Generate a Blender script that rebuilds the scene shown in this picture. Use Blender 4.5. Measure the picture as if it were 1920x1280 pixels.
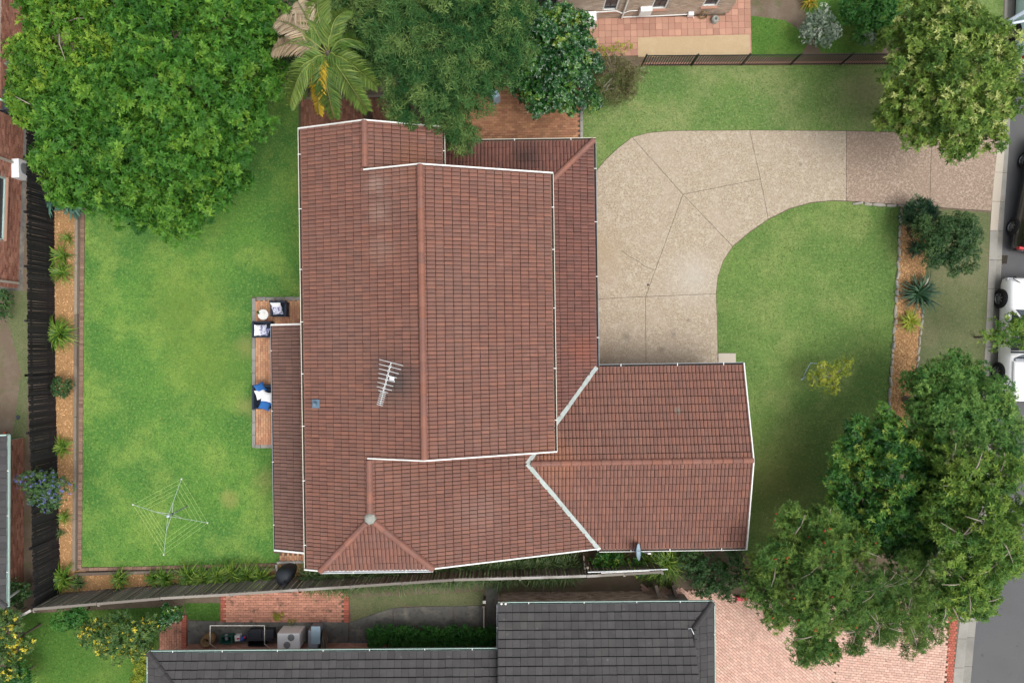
import bpy, bmesh, math, random
import numpy as np
from mathutils import Vector, Matrix

# ------------------------------------------------------------------ scene, camera, light
for o in list(bpy.data.objects): bpy.data.objects.remove(o)
SC = bpy.context.scene
COL = SC.collection
HC, S = 31.0, 41.0                      # drone height (m) and ground scale (photo pixels per metre)
cam_d = bpy.data.cameras.new('camera'); cam = bpy.data.objects.new('camera', cam_d); COL.objects.link(cam)
cam.location = (0, 0, HC); cam.rotation_euler = (0, 0, 0)
cam_d.sensor_width = 36; cam_d.lens = 36 * HC / (1920 / S); cam_d.clip_start = .5; cam_d.clip_end = 1500
SC.camera = cam
W = bpy.data.worlds.new('World'); SC.world = W; W.use_nodes = True
wn = W.node_tree.nodes; wl = W.node_tree.links
bg = wn['Background']
SUN_EL, SUN_AZ = math.radians(66), math.radians(35)      # azimuth measured from +X towards -Y
sky = wn.new('ShaderNodeTexSky'); sky.sky_type = 'NISHITA'; sky.sun_disc = False
sky.sun_elevation = SUN_EL; sky.sun_rotation = math.radians(90) + SUN_AZ; sky.air_density = 1.0; sky.dust_density = 4.0; sky.ozone_density = 1.0
hs = wn.new('ShaderNodeHueSaturation'); hs.inputs['Saturation'].default_value = .18
wl.new(sky.outputs[0], hs.inputs['Color']); wl.new(hs.outputs[0], bg.inputs['Color']); bg.inputs['Strength'].default_value = .15
sun_d = bpy.data.lights.new('sun', 'SUN'); sun_d.energy = 1.1; sun_d.angle = math.radians(42); sun_d.color = (1, .965, .91)
sun = bpy.data.objects.new('sun', sun_d); COL.objects.link(sun)
sv = Vector((math.cos(SUN_EL) * math.cos(SUN_AZ), -math.cos(SUN_EL) * math.sin(SUN_AZ), math.sin(SUN_EL)))
sun.rotation_euler = sv.to_track_quat('Z', 'Y').to_euler(); sun.location = sv * 60
SC.view_settings.view_transform = 'Standard'; SC.view_settings.look = 'None'; SC.view_settings.gamma = 1
SC.view_settings.use_curve_mapping = False; SC.view_settings.exposure = 0.69
SC.render.engine = 'CYCLES'
SC.cycles.max_bounces = 6; SC.cycles.diffuse_bounces = 3; SC.cycles.glossy_bounces = 2; SC.cycles.transmission_bounces = 4
SC.cycles.transparent_max_bounces = 4; SC.cycles.caustics_reflective = False; SC.cycles.caustics_refractive = False
RNG = np.random.default_rng(7)
random.seed(7)

# ------------------------------------------------------------------ helpers
def G(px, py, h=0.0):
    k = (HC - h) / HC / S
    return Vector(((px - 960) * k, (640 - py) * k, h))
def PT(pts, h=0.0): return [G(x, y, h) for x, y in pts]
WLOC = {}
def par(o, p):
    if p is not None:
        o.parent = p
        o.matrix_parent_inverse = Matrix.Translation(-WLOC.get(p.name, Vector((0, 0, 0))))
def link(name, me, mat=None, parent=None):
    o = bpy.data.objects.new(name, me); COL.objects.link(o)
    if mat is not None and len(me.materials) == 0: me.materials.append(mat)
    par(o, parent); return o
def tag(o, label, cat, group=None):
    o['label'] = label; o['category'] = cat
    if group: o['group'] = group
    return o
def thing(name, loc, label, cat, group=None):
    o = bpy.data.objects.new(name, None); COL.objects.link(o); o.empty_display_size = .2
    o.location = loc; WLOC[o.name] = Vector(loc); return tag(o, label, cat, group)
def struct(o): o['kind'] = 'structure'; return o
def stuff(o, label=None, cat=None):
    o['kind'] = 'stuff'
    if label: o['label'] = label; o['category'] = cat
    return o
def fast_mesh(name, V, F, tint=None):
    V = np.ascontiguousarray(V, dtype=np.float32); F = np.ascontiguousarray(F, dtype=np.int32)
    me = bpy.data.meshes.new(name); k = F.shape[1]
    me.vertices.add(len(V)); me.vertices.foreach_set('co', V.ravel())
    me.loops.add(F.size); me.loops.foreach_set('vertex_index', F.ravel())
    me.polygons.add(len(F)); me.polygons.foreach_set('loop_start', np.arange(0, F.size, k, dtype=np.int32))
    me.update(calc_edges=True)
    if tint is not None:
        a = me.attributes.new('tint', 'FLOAT', 'POINT'); a.data.foreach_set('value', np.ascontiguousarray(tint, dtype=np.float32))
    return me
class MB:
    def __init__(s): s.v = []; s.f = []; s.sm = set()
    def add(s, vs, fs, smooth=False):
        n = len(s.v); s.v += [tuple(p) for p in vs]
        for f in fs:
            if smooth: s.sm.add(len(s.f))
            s.f.append(tuple(i + n for i in f))
        return s
    def box(s, c, d, rz=0, M=None, bev=0):
        x, y, z = d[0] / 2, d[1] / 2, d[2] / 2
        if bev:
            b = bev
            vs = []
            for zz, i in ((-z, 0), (z - b, 0), (z, b)):
                vs += [(-x + i, -y + i, zz), (x - i, -y + i, zz), (x - i, y - i, zz), (-x + i, y - i, zz)]
            fs = [(3, 2, 1, 0), (8, 9, 10, 11)]
            for q in (0, 4): fs += [(q + i, q + (i + 1) % 4, q + 4 + (i + 1) % 4, q + 4 + i) for i in range(4)]
        else:
            vs = [(sx * x, sy * y, sz * z) for sz in (-1, 1) for sx, sy in ((-1, -1), (1, -1), (1, 1), (-1, 1))]
            fs = [(3, 2, 1, 0), (4, 5, 6, 7)] + [(i, (i + 1) % 4, 4 + (i + 1) % 4, 4 + i) for i in range(4)]
        R = M if M is not None else Matrix.Rotation(rz, 3, 'Z')
        return s.add([R @ Vector(p) + Vector(c) for p in vs], fs)
    def prism(s, poly, z0, z1, bev=0):
        P = [Vector((p[0], p[1])) for p in poly]
        if area(P) < 0: P.reverse()
        n = len(P); rings = [[(p.x, p.y, z0) for p in P]]
        if bev:
            Q = inset(P, bev); rings += [[(p.x, p.y, z1 - bev) for p in P], [(p.x, p.y, z1) for p in Q]]
        else: rings += [[(p.x, p.y, z1) for p in P]]
        vs = sum(rings, []); fs = [tuple(range((len(rings) - 1) * n, len(rings) * n)), tuple(reversed(range(n)))]
        for r in range(len(rings) - 1): fs += [(r * n + i, r * n + (i + 1) % n, (r + 1) * n + (i + 1) % n, (r + 1) * n + i) for i in range(n)]
        return s.add(vs, fs)
    def tube(s, pts, r, n=6, caps=True):
        pts = [Vector(p) for p in pts]; rr = r if hasattr(r, '__len__') else [r] * len(pts)
        vs = []; prev = None
        for i, p in enumerate(pts):
            d = (pts[min(i + 1, len(pts) - 1)] - pts[max(i - 1, 0)]).normalized()
            a = d.orthogonal().normalized() if prev is None else (prev - d * prev.dot(d)).normalized()
            prev = a; b = d.cross(a)
            vs += [p + (a * math.cos(2 * math.pi * k / n) + b * math.sin(2 * math.pi * k / n)) * rr[i] for k in range(n)]
        fs = [(i * n + k, i * n + (k + 1) % n, (i + 1) * n + (k + 1) % n, (i + 1) * n + k) for i in range(len(pts) - 1) for k in range(n)]
        s.add(vs, fs, True)
        if caps: s.add([vs[k] for k in range(n)], [tuple(reversed(range(n)))]); s.add(vs[-n:], [tuple(range(n))])
        return s
    def lathe(s, c, prof, n=20, axis=None, smooth=True):
        c = Vector(c); R = axis.to_track_quat('Z', 'Y').to_matrix() if axis is not None else Matrix.Identity(3)
        vs = [c + R @ Vector((r * math.cos(2 * math.pi * k / n), r * math.sin(2 * math.pi * k / n), z)) for r, z in prof for k in range(n)]
        fs = [(i * n + k, i * n + (k + 1) % n, (i + 1) * n + (k + 1) % n, (i + 1) * n + k) for i in range(len(prof) - 1) for k in range(n)]
        return s.add(vs, fs, smooth)
    def build(s, name, mat, parent=None):
        me = bpy.data.meshes.new(name); me.from_pydata(s.v, [], s.f); me.update()
        for i in s.sm: me.polygons[i].use_smooth = True
        return link(name, me, mat, parent)
def area(P): return sum(P[i].x * P[(i + 1) % len(P)].y - P[(i + 1) % len(P)].x * P[i].y for i in range(len(P))) / 2
def inset(P, d):
    n = len(P); out = []
    for i in range(n):
        a, b, c = P[i - 1], P[i], P[(i + 1) % n]
        e1 = (b - a).normalized(); e2 = (c - b).normalized()
        n1 = Vector((-e1.y, e1.x)); n2 = Vector((-e2.y, e2.x)); m = n1 + n2
        k = d / max(.35, (1 + n1.dot(n2)))
        out.append(b + m * k)
    return out
def in_poly(x, y, P):
    x = np.asarray(x); y = np.asarray(y); r = np.zeros(x.shape, bool); n = len(P)
    for i in range(n):
        x1, y1 = P[i][0], P[i][1]; x2, y2 = P[i - 1][0], P[i - 1][1]
        c = ((y1 > y) != (y2 > y)) & (x < (x2 - x1) * (y - y1) / ((y2 - y1) if y2 != y1 else 1e-9) + x1)
        r ^= c
    return r

# ------------------------------------------------------------------ materials
def nodes(name):
    m = bpy.data.materials.new(name); m.use_nodes = True
    nt = m.node_tree; return m, nt, nt.nodes, nt.links, nt.nodes['Principled BSDF']
def noise(nt, scale, detail=4, rough=.55, vec=None, dist=0):
    t = nt.nodes.new('ShaderNodeTexNoise'); t.inputs['Scale'].default_value = scale; t.inputs['Detail'].default_value = detail
    t.inputs['Roughness'].default_value = rough; t.inputs['Distortion'].default_value = dist
    if vec is None:
        vec = nt.nodes.new('ShaderNodeNewGeometry').outputs['Position']
    nt.links.new(vec, t.inputs['Vector']); return t.outputs['Fac']
def ramp(nt, fac, lo, hi):
    r = nt.nodes.new('ShaderNodeMapRange'); r.inputs['From Min'].default_value = lo; r.inputs['From Max'].default_value = hi
    nt.links.new(fac, r.inputs['Value']); return r.outputs[0]
def mixc(nt, fac, a, b, mode='MIX'):
    m = nt.nodes.new('ShaderNodeMix'); m.data_type = 'RGBA'; m.blend_type = mode
    for sock, val in ((m.inputs[0], fac), (m.inputs[6], a), (m.inputs[7], b)):
        if isinstance(val, (int, float)): sock.default_value = val
        elif isinstance(val, tuple): sock.default_value = val + (1,) if len(val) == 3 else val
        else: nt.links.new(val, sock)
    return m.outputs[2]
def math_n(nt, op, a, b=0.0):
    m = nt.nodes.new('ShaderNodeMath'); m.operation = op
    for i, v in enumerate((a, b)):
        if isinstance(v, (int, float)): m.inputs[i].default_value = v
        else: nt.links.new(v, m.inputs[i])
    return m.outputs[0]
def rnd(nt):
    w = nt.nodes.new('ShaderNodeTexWhiteNoise'); w.noise_dimensions = '2D'
    c = nt.nodes.new('ShaderNodeCombineXYZ')
    oi = nt.nodes.new('ShaderNodeObjectInfo'); g = nt.nodes.new('ShaderNodeNewGeometry')
    a = math_n(nt, 'MULTIPLY', oi.outputs['Random'], 917.0); b = math_n(nt, 'MULTIPLY', g.outputs['Random Per Island'], 613.0)
    nt.links.new(a, c.inputs[0]); nt.links.new(b, c.inputs[1]); nt.links.new(c.outputs[0], w.inputs['Vector'])
    return w.outputs['Value'], w.outputs['Color']
def spot(nt, x, y, r0, r1, wob=.0, sy=1.0):
    """mask that is 1 inside radius r0 of a place on the ground and 0 outside r1 (a stain with its own shape)"""
    p = nt.nodes.new('ShaderNodeNewGeometry').outputs['Position']
    s = nt.nodes.new('ShaderNodeSeparateXYZ'); nt.links.new(p, s.inputs[0])
    dx = math_n(nt, 'SUBTRACT', s.outputs[0], x); dy = math_n(nt, 'MULTIPLY', math_n(nt, 'SUBTRACT', s.outputs[1], y), sy)
    d = math_n(nt, 'SQRT', math_n(nt, 'ADD', math_n(nt, 'MULTIPLY', dx, dx), math_n(nt, 'MULTIPLY', dy, dy)))
    if wob: d = math_n(nt, 'ADD', d, math_n(nt, 'MULTIPLY', math_n(nt, 'SUBTRACT', noise(nt, 2.2, 5), .5), wob))
    return ramp(nt, d, r1, r0)
def mat(name, col, rough=.8, spec=.3, var=0.0, rcol=None, layers=(), bump=None, metal=0, stains=(), coat=0):
    """layers: (scale, detail, lo, hi, colour, amount) noise blends; var/rcol: change from piece to piece"""
    m, nt, N, L, b = nodes(name)
    c = col
    for sc, de, lo, hi, cc, am in layers:
        c = mixc(nt, math_n(nt, 'MULTIPLY', ramp(nt, noise(nt, sc, de), lo, hi), am), c, cc)
    if var or rcol:
        v, vc = rnd(nt)
        if rcol: c = mixc(nt, math_n(nt, 'MULTIPLY', math_n(nt, 'POWER', v, 1.6), rcol[3] if len(rcol) > 3 else 1.0), c, rcol[:3])
        if var:
            sp = nt.nodes.new('ShaderNodeSeparateColor'); L.new(vc, sp.inputs[0])
            f = math_n(nt, 'ADD', math_n(nt, 'MULTIPLY', sp.outputs[1], 2 * var), 1 - var)
            cb = nt.nodes.new('ShaderNodeCombineColor')
            for i in range(3): L.new(f, cb.inputs[i])
            c = mixc(nt, 1.0, c, cb.outputs[0], 'MULTIPLY')
    for x, y, r0, r1, wob, cc, am in stains:
        c = mixc(nt, math_n(nt, 'MULTIPLY', spot(nt, x, y, r0, r1, wob), am), c, cc)
    if isinstance(c, tuple): b.inputs['Base Color'].default_value = c + (1,)
    else: L.new(c, b.inputs['Base Color'])
    b.inputs['Roughness'].default_value = rough; b.inputs['Specular IOR Level'].default_value = spec; b.inputs['Metallic'].default_value = metal
    b.inputs['Coat Weight'].default_value = coat
    if bump:
        bn = nt.nodes.new('ShaderNodeBump'); bn.inputs['Strength'].default_value = bump[1]; bn.inputs['Distance'].default_value = bump[2] if len(bump) > 2 else .02
        L.new(noise(nt, bump[0], 5), bn.inputs['Height']); L.new(bn.outputs[0], b.inputs['Normal'])
    return m
def leafmat(name, c0, c1, c2, trans=.3, rough=.5, spec=.35, c3=None):
    m, nt, N, L, b = nodes(name)
    at = nt.nodes.new('ShaderNodeAttribute'); at.attribute_name = 'tint'
    cr = nt.nodes.new('ShaderNodeValToRGB'); L.new(at.outputs['Fac'], cr.inputs[0])
    e = cr.color_ramp.elements; e[0].color = c0 + (1,); e[1].color = c2 + (1,); e[1].position = .92 if c3 else 1
    x = e.new(.5); x.color = c1 + (1,)
    if c3: x = e.new(.97); x.color = c3 + (1,)
    g = nt.nodes.new('ShaderNodeNewGeometry')
    f = math_n(nt, 'ADD', math_n(nt, 'MULTIPLY', g.outputs['Random Per Island'], .5), .75)
    cb = nt.nodes.new('ShaderNodeCombineColor')
    for i in range(3): L.new(f, cb.inputs[i])
    c = mixc(nt, 1.0, cr.outputs[0], cb.outputs[0], 'MULTIPLY')
    L.new(c, b.inputs['Base Color']); b.inputs['Roughness'].default_value = rough; b.inputs['Specular IOR Level'].default_value = spec
    tr = nt.nodes.new('ShaderNodeBsdfTranslucent'); L.new(c, tr.inputs['Color'])
    mx = nt.nodes.new('ShaderNodeMixShader'); mx.inputs[0].default_value = trans
    L.new(b.outputs[0], mx.inputs[1]); L.new(tr.outputs[0], mx.inputs[2]); L.new(mx.outputs[0], N['Material Output'].inputs[0])
    return m
M = {}
stain = G(737, 712, 6.2)
M['tile'] = mat('terracotta_roof_tile', (.152, .070, .054), .75, .25, .08, (.215, .096, .066, .6),
                [(3.2, 5, .45, .75, (.132, .078, .062), .65), (.35, 3, .4, .7, (.148, .080, .063), .7), (26, 3, .5, .9, (.27, .17, .14), .4), (1.1, 4, .62, .8, (.26, .155, .125), .45)],
                (60, .25, .01), stains=[(stain.x, stain.y, .25, 1.15, .9, (.055, .048, .045), .75)] + [(G(x, y, h).x, G(x, y, h).y, r0, r1, wb, cc, am) for x, y, h, r0, r1, wb, cc, am in ((708, 345, 5.6, .05, .55, .7, (.28, .20, .165), .5), (714, 400, 5.7, .05, .6, .8, (.27, .19, .155), .4), (716, 470, 5.7, .05, .7, 1.0, (.25, .165, .13), .35), (1040, 862, 3.5, .1, 1.3, .8, (.29, .125, .065), .5), (770, 300, 5.2, .2, 1.0, 1.0, (.25, .11, .06), .4), (1270, 770, 3.1, .05, .2, .2, (.16, .18, .15), .6), (860, 560, 6, .3, 1.6, 1.6, (.15, .09, .075), .35), (640, 620, 5.2, .3, 1.8, 1.6, (.15, .095, .08), .35), (900, 960, 4.2, .3, 1.3, 1.2, (.22, .145, .12), .3))])
M['tile_brown'] = mat('brown_roof_tile', (.135, .075, .061), .75, .25, .09, (.165, .088, .067, .7),
                [(3.2, 5, .45, .75, (.13, .085, .07), .6), (26, 3, .5, .9, (.24, .15, .12), .3)], (60, .25, .01))
M['tile_deep_shade'] = mat('deep_red_roof_tile_with_shade', (.128, .056, .045), .7, .3, .10, (.17, .07, .05, .75), [(3.2, 5, .45, .75, (.10, .055, .045), .6), (.5, 4, .5, .75, (.09, .05, .04), .6), (26, 3, .5, .9, (.2, .11, .09), .35)], (60, .25, .01), stains=[(G(985, 292, 3).x, G(985, 292, 3).y, .1, .9, .6, (.035, .022, .02), .7), (G(1090, 655, 2.8).x, G(1090, 655, 2.8).y, .1, .9, .8, (.24, .075, .045), .45)])  # same tile, less bleached; part of the lower roofs' shade is mixed into the colour
M['ridge'] = mat('ridge_tile_clay', (.19, .092, .072), .75, .25, .10, (.24, .10, .065, .7), [(4, 5, .45, .8, (.16, .10, .085), .6)], (50, .3, .01))
M['charcoal'] = mat('charcoal_roof_tile', (.054, .0515, .052), .8, .2, .14, None, [(3, 5, .4, .8, (.038, .036, .038), .6), (30, 3, .5, .9, (.08, .077, .077), .3), (.8, 4, .55, .8, (.075, .070, .066), .5), (7, 5, .66, .74, (.14, .135, .12), .6)], (60, .25, .01))
M['sarking'] = mat('roof_underlay', (.05, .03, .026), .9)
M['white'] = mat('white_paint', (.66, .66, .63), .5, .4, layers=[(3, 4, .5, .9, (.55, .53, .48), .35)])
M['cream'] = mat('cream_gutter_paint', (.55, .52, .43), .5, .4, layers=[(2, 4, .5, .9, (.36, .33, .26), .5)])
M['grime'] = mat('gutter_grime', (.035, .03, .025), .95, .1, layers=[(18, 4, .5, .8, (.10, .075, .05), .6)])
M['zinc'] = mat('galvanised_flashing', (.30, .34, .325), .6, .3, layers=[(5, 4, .4, .7, (.42, .45, .44), .7), (2, 4, .5, .7, (.24, .30, .26), .6)])
M['mortar'] = mat('grey_mortar', (.28, .28, .25), .9, layers=[(9, 4, .4, .7, (.16, .2, .17), .7)])
M['greengut'] = mat('pale_green_gutter', (.36, .50, .46), .5, .4, layers=[(2, 4, .5, .9, (.2, .3, .27), .6)])
M['courtred'] = mat('dark_red_paver', (.27, .13, .085), .9, .15, .22, (.19, .085, .06, .8), [(20, 4, .5, .9, (.33, .19, .13), .4)])
M['redbrick'] = mat('red_brick', (.37, .185, .13), .9, .15, .25, (.22, .085, .06, .8), [(20, 4, .5, .9, (.36, .2, .15), .4)])
M['pinkbrick'] = mat('salmon_brick', (.47, .25, .19), .9, .15, .16, (.34, .17, .13, .7), [(20, 4, .5, .9, (.5, .33, .26), .4)])
M['creambrick'] = mat('cream_brick', (.60, .46, .36), .9, .15, .22, (.30, .17, .115, .8), [(20, 4, .5, .9, (.5, .4, .33), .4)])
M['beigebrick'] = mat('beige_brick', (.43, .34, .27), .9, .15, .16, (.36, .27, .2, .7), [(20, 4, .5, .9, (.55, .47, .4), .5)])
M['mort'] = mat('brick_mortar', (.36, .31, .27), .95, .1, layers=[(6, 4, .4, .8, (.24, .2, .17), .6)])
M['darkmort'] = mat('paving_joint_sand', (.12, .085, .06), .95, .1, layers=[(6, 4, .4, .8, (.08, .07, .045), .6)])
M['patiobrick'] = mat('apricot_paver', (.47, .26, .145), .9, .15, .16, (.40, .17, .11, .8), [(4, 4, .45, .8, (.40, .27, .18), .6), (25, 3, .5, .9, (.56, .40, .28), .4)])
M['courtbrick'] = mat('orange_brown_paver', (.36, .185, .10), .9, .15, .2, (.26, .12, .075, .8), [(1.3, 4, .45, .75, (.24, .13, .08), .7), (25, 3, .5, .9, (.44, .27, .16), .4)])
M['drivebrick'] = mat('pink_driveway_paver', (.525, .350, .28), .9, .15, .10, (.47, .285, .225, .8), [(.6, 4, .5, .8, (.53, .42, .34), .6), (2.2, 5, .62, .76, (.20, .13, .11), .55)])
M['padbrick'] = mat('mossy_salmon_paver', (.46, .225, .155), .9, .15, .14, (.40, .19, .135, .7), [(2.3, 5, .55, .66, (.085, .065, .055), .85)])
M['bordbrick'] = mat('red_border_paver', (.38, .115, .08), .9, .15, .15, (.32, .10, .07, .7), [(2.0, 5, .55, .72, (.12, .07, .055), .5)])
M['terratile'] = mat('terracotta_paving_slab', (.40, .225, .16), .85, .2, .14, (.34, .175, .13, .8), [(3, 4, .5, .8, (.36, .2, .15), .5)])
AGG = [(24, 5, .46, .56, (.20, .15, .11), .9), (12, 5, .52, .62, (.46, .405, .315), .6), (.5, 4, .45, .75, (.34, .275, .215), .6), (2.2, 4, .5, .8, (.46, .41, .35), .3)]
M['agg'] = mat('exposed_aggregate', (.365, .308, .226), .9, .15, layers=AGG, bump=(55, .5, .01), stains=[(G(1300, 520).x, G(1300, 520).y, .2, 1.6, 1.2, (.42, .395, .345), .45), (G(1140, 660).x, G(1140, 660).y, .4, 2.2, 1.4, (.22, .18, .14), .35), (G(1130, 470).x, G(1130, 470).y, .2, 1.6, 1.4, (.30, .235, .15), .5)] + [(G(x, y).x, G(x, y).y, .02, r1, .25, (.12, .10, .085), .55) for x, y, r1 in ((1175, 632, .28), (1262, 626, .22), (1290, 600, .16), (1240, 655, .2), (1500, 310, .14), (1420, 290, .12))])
M['agg2'] = mat('weathered_brown_aggregate', (.31, .235, .18), .9, .15, layers=[(24, 5, .46, .56, (.14, .10, .075), .9), (12, 5, .52, .62, (.42, .33, .26), .65), (.6, 4, .45, .75, (.26, .195, .145), .6)], bump=(55, .5, .01))
M['concrete'] = mat('kerb_concrete', (.25, .24, .215), .9, .2, .12, layers=[(1.2, 5, .4, .75, (.15, .145, .13), .75), (30, 3, .5, .8, (.34, .325, .30), .5)], bump=(40, .3, .01))
M['apron'] = mat('pale_apron_concrete', (.39, .345, .285), .9, .2, layers=[(1.2, 5, .45, .75, (.38, .33, .27), .6), (40, 3, .5, .8, (.55, .5, .43), .5)], bump=(40, .3, .01))
M['darkconc'] = mat('mossy_dark_concrete', (.115, .11, .10), .9, .2, layers=[(1.4, 5, .5, .72, (.24, .22, .18), .75), (7, 5, .5, .75, (.045, .045, .042), .7), (30, 3, .5, .8, (.16, .155, .14), .4)], bump=(30, .4, .01))
M['tanconc'] = mat('tan_pebble_concrete', (.42, .315, .19), .9, .2, layers=[(45, 3, .42, .65, (.30, .22, .13), .6), (1.5, 4, .5, .8, (.48, .38, .25), .5)], bump=(45, .4, .01))
M['asphalt'] = mat('road_asphalt', (.088, .088, .092), .9, .2, layers=[(45, 3, .45, .7, (.13, .13, .132), .6), (.5, 4, .45, .75, (.07, .07, .073), .6), (.25, 3, .55, .6, (.105, .104, .102), .5), (3, 5, .66, .72, (.05, .05, .052), .5)], bump=(60, .4, .01))
M['soil'] = mat('bare_soil', (.14, .105, .075), .95, .1, layers=[(1.1, 5, .45, .7, (.20, .165, .125), .6), (1.9, 5, .52, .7, (.085, .105, .04), .6), (25, 4, .5, .8, (.08, .06, .045), .5)], bump=(20, .6, .03))
M['mulch'] = mat('bark_mulch_bed', (.33, .19, .085), .95, .1, layers=[(14, 4, .45, .75, (.38, .22, .11), .7), (30, 3, .5, .75, (.13, .075, .04), .6)], bump=(35, .8, .03))
M['chip'] = mat('bark_chip', (.50, .305, .145), .9, .15, .4, (.33, .16, .075, .8))
BLADE = {}
def grassmat(name, a, b2, c, extra=()):
    m = grassmat1(name, a, b2, c, extra, 0); BLADE[name] = grassmat1(name + '_blades', a, b2, c, extra, .5); return m
def grassmat1(name, a, b2, c, extra, var):
    return mat(name, a, .85, .12, var, None, [(.19, 4, .42, .60, b2, .95), (.45, 5, .47, .62, c, .8), (2.2, 4, .48, .68, b2, .45), (4, 4, .48, .68, b2, .4), (9, 4, .5, .68, (c[0] * 1.15, c[1] * 1.1, c[2] * 1.2), .55), (17, 4, .5, .64, (a[0] * .45, a[1] * .55, a[2] * .5), .45)], None, stains=extra)
py = lambda x, y: (G(x, y).x, G(x, y).y)
M['lawn'] = grassmat('back_lawn_grass', (.094, .208, .038), (.056, .152, .033), (.178, .272, .058),
    [py(430, 935) + (.1, .6, .5, (.26, .25, .08), .6), py(462, 650) + (.1, .75, .6, (.22, .22, .075), .65), py(465, 760) + (.1, .7, .6, (.22, .22, .075), .6), py(500, 900) + (.1, .8, .7, (.22, .21, .075), .5), py(350, 580) + (.3, 2.6, 1.5, (.15, .215, .04), .55),
     py(390, 690) + (.3, 2.6, 1.5, (.15, .22, .04), .5)])
M['lawn2'] = grassmat('front_lawn_grass', (.122, .200, .050), (.084, .155, .040), (.185, .235, .075), [py(1450, 900) + (.4, 3.2, 1.6, (.105, .105, .03), .55)])
M['lawn3'] = grassmat('side_lawn_grass', (.13, .205, .055), (.085, .155, .042), (.20, .235, .09), [py(1630, 170) + (.3, 1.8, .9, (.15, .125, .07), .6)])
M['verge'] = grassmat('verge_grass', (.115, .13, .058), (.088, .115, .048), (.155, .15, .08))
M['nlawn'] = grassmat('neighbour_lawn_grass', (.07, .155, .026), (.05, .12, .02), (.11, .18, .035))
M['timber'] = mat('weathered_timber', (.20, .165, .13), .9, .15, .2, (.13, .10, .08, .8), [(9, 5, .45, .75, (.28, .25, .21), .5)])
M['paling'] = mat('grey_fence_paling', (.19, .172, .15), .9, .15, .35, (.10, .092, .085, .9), [(9, 5, .45, .75, (.22, .2, .18), .5)])
M['blackpaling'] = mat('black_stained_paling', (.018, .017, .018), .85, .25, .4, (.010, .010, .012, .9), [(7, 5, .55, .8, (.075, .068, .06), .5)])
M['capboard'] = mat('silver_weathered_cap', (.40, .38, .35), .9, .15, .2, None, [(5, 5, .45, .75, (.20, .18, .16), .7)])
M['cap2'] = mat('brown_grey_cap', (.20, .185, .16), .9, .15, .3, (.16, .14, .12, .8), [(5, 5, .45, .75, (.16, .14, .12), .7), (.35, 2, .56, .64, (.40, .385, .37), .7)])
M['edgebrick'] = mat('weathered_edging_brick', (.235, .145, .105), .9, .15, .2, (.17, .105, .08, .8), [(8, 4, .45, .8, (.27, .2, .15), .5)])
M['stone'] = mat('sandstone_edging', (.34, .31, .25), .9, .15, .25, (.24, .235, .22, .8), [(7, 5, .45, .75, (.20, .20, .175), .7)], (14, .7, .03))
M['navy'] = mat('navy_rope_furniture', (.022, .032, .052), .7, .3, .1, layers=[(40, 3, .45, .7, (.045, .06, .09), .6)], bump=(80, .4, .01))
M['navycush'] = mat('navy_seat_cushion', (.016, .024, .04), .9, .2)
M['cushw'] = mat('white_cushion', (.78, .78, .80), .9, .2, layers=[(9, 3, .5, .9, (.66, .66, .72), .4)])
M['cushb'] = mat('blue_cushion', (.028, .13, .38), .85, .25, layers=[(9, 3, .5, .9, (.02, .09, .28), .5)])
M['cushp'] = mat('patterned_cushion', (.62, .63, .72), .9, .2, layers=[(13, 3, .5, .56, (.11, .12, .28), .9)])
M['throw'] = mat('navy_patterned_throw', (.07, .09, .22), .9, .2, layers=[(24, 3, .5, .56, (.50, .52, .66), .8)])
M['metalw'] = mat('pale_galvanised_metal', (.62, .65, .66), .4, .5, metal=.3)
M['acgrey2'] = mat('dull_zinc_tube', (.36, .42, .42), .5, .4)
M['black'] = mat('black_metal', (.012, .012, .013), .5, .4)
M['blackcloth'] = mat('black_fabric_cover', (.014, .018, .024), .65, .4, layers=[(4, 4, .4, .8, (.022, .028, .036), .7)], bump=(5, .5, .06))
M['dish'] = mat('grey_blue_dish', (.26, .36, .43), .5, .4)
M['steelblue'] = mat('lead_flashing', (.10, .16, .22), .6, .4, layers=[(8, 4, .4, .8, (.16, .22, .27), .7)])
M['acw'] = mat('white_appliance', (.74, .75, .76), .4, .4, layers=[(3, 3, .5, .9, (.6, .6, .6), .3)])
M['acgrey'] = mat('grey_appliance', (.20, .22, .25), .5, .4)
M['fan'] = mat('fan_grille', (.16, .17, .18), .6, .4, layers=[(25, 2, .45, .55, (.30, .31, .32), .6)])
M['terra'] = mat('terracotta_pot', (.22, .14, .07), .8, .2, layers=[(6, 4, .4, .8, (.14, .1, .05), .6)])
M['dirt'] = mat('potting_soil', (.03, .022, .016), .95)
M['bin'] = mat('dark_plastic', (.03, .035, .045), .5, .4)
M['greenplastic'] = mat('green_plastic', (.02, .10, .07), .5, .4)
M['red'] = mat('red_plastic', (.55, .022, .06), .5, .4)
M['bluepl'] = mat('blue_plastic', (.03, .10, .40), .5, .4)
M['carw'] = mat('white_car_paint', (.82, .83, .84), .25, .5, coat=.6)
M['cark'] = mat('black_car_paint', (.006, .006, .007), .2, .5, coat=.8)
M['carb'] = mat('pale_blue_car_paint', (.46, .62, .66), .3, .5, coat=.6)
M['glass'] = mat('tinted_car_glass', (.035, .05, .065), .06, .6, coat=.4)
M['wglass'] = mat('window_glass', (.03, .04, .05), .08, .6)
M['tyre'] = mat('tyre_rubber', (.014, .014, .015), .85, .2)
M['rim'] = mat('alloy_rim', (.20, .21, .22), .35, .5, metal=.7)
M['tail'] = mat('red_tail_lamp', (.42, .01, .015), .3, .5)
M['lamp'] = mat('clear_headlamp', (.55, .57, .6), .15, .6)
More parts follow.
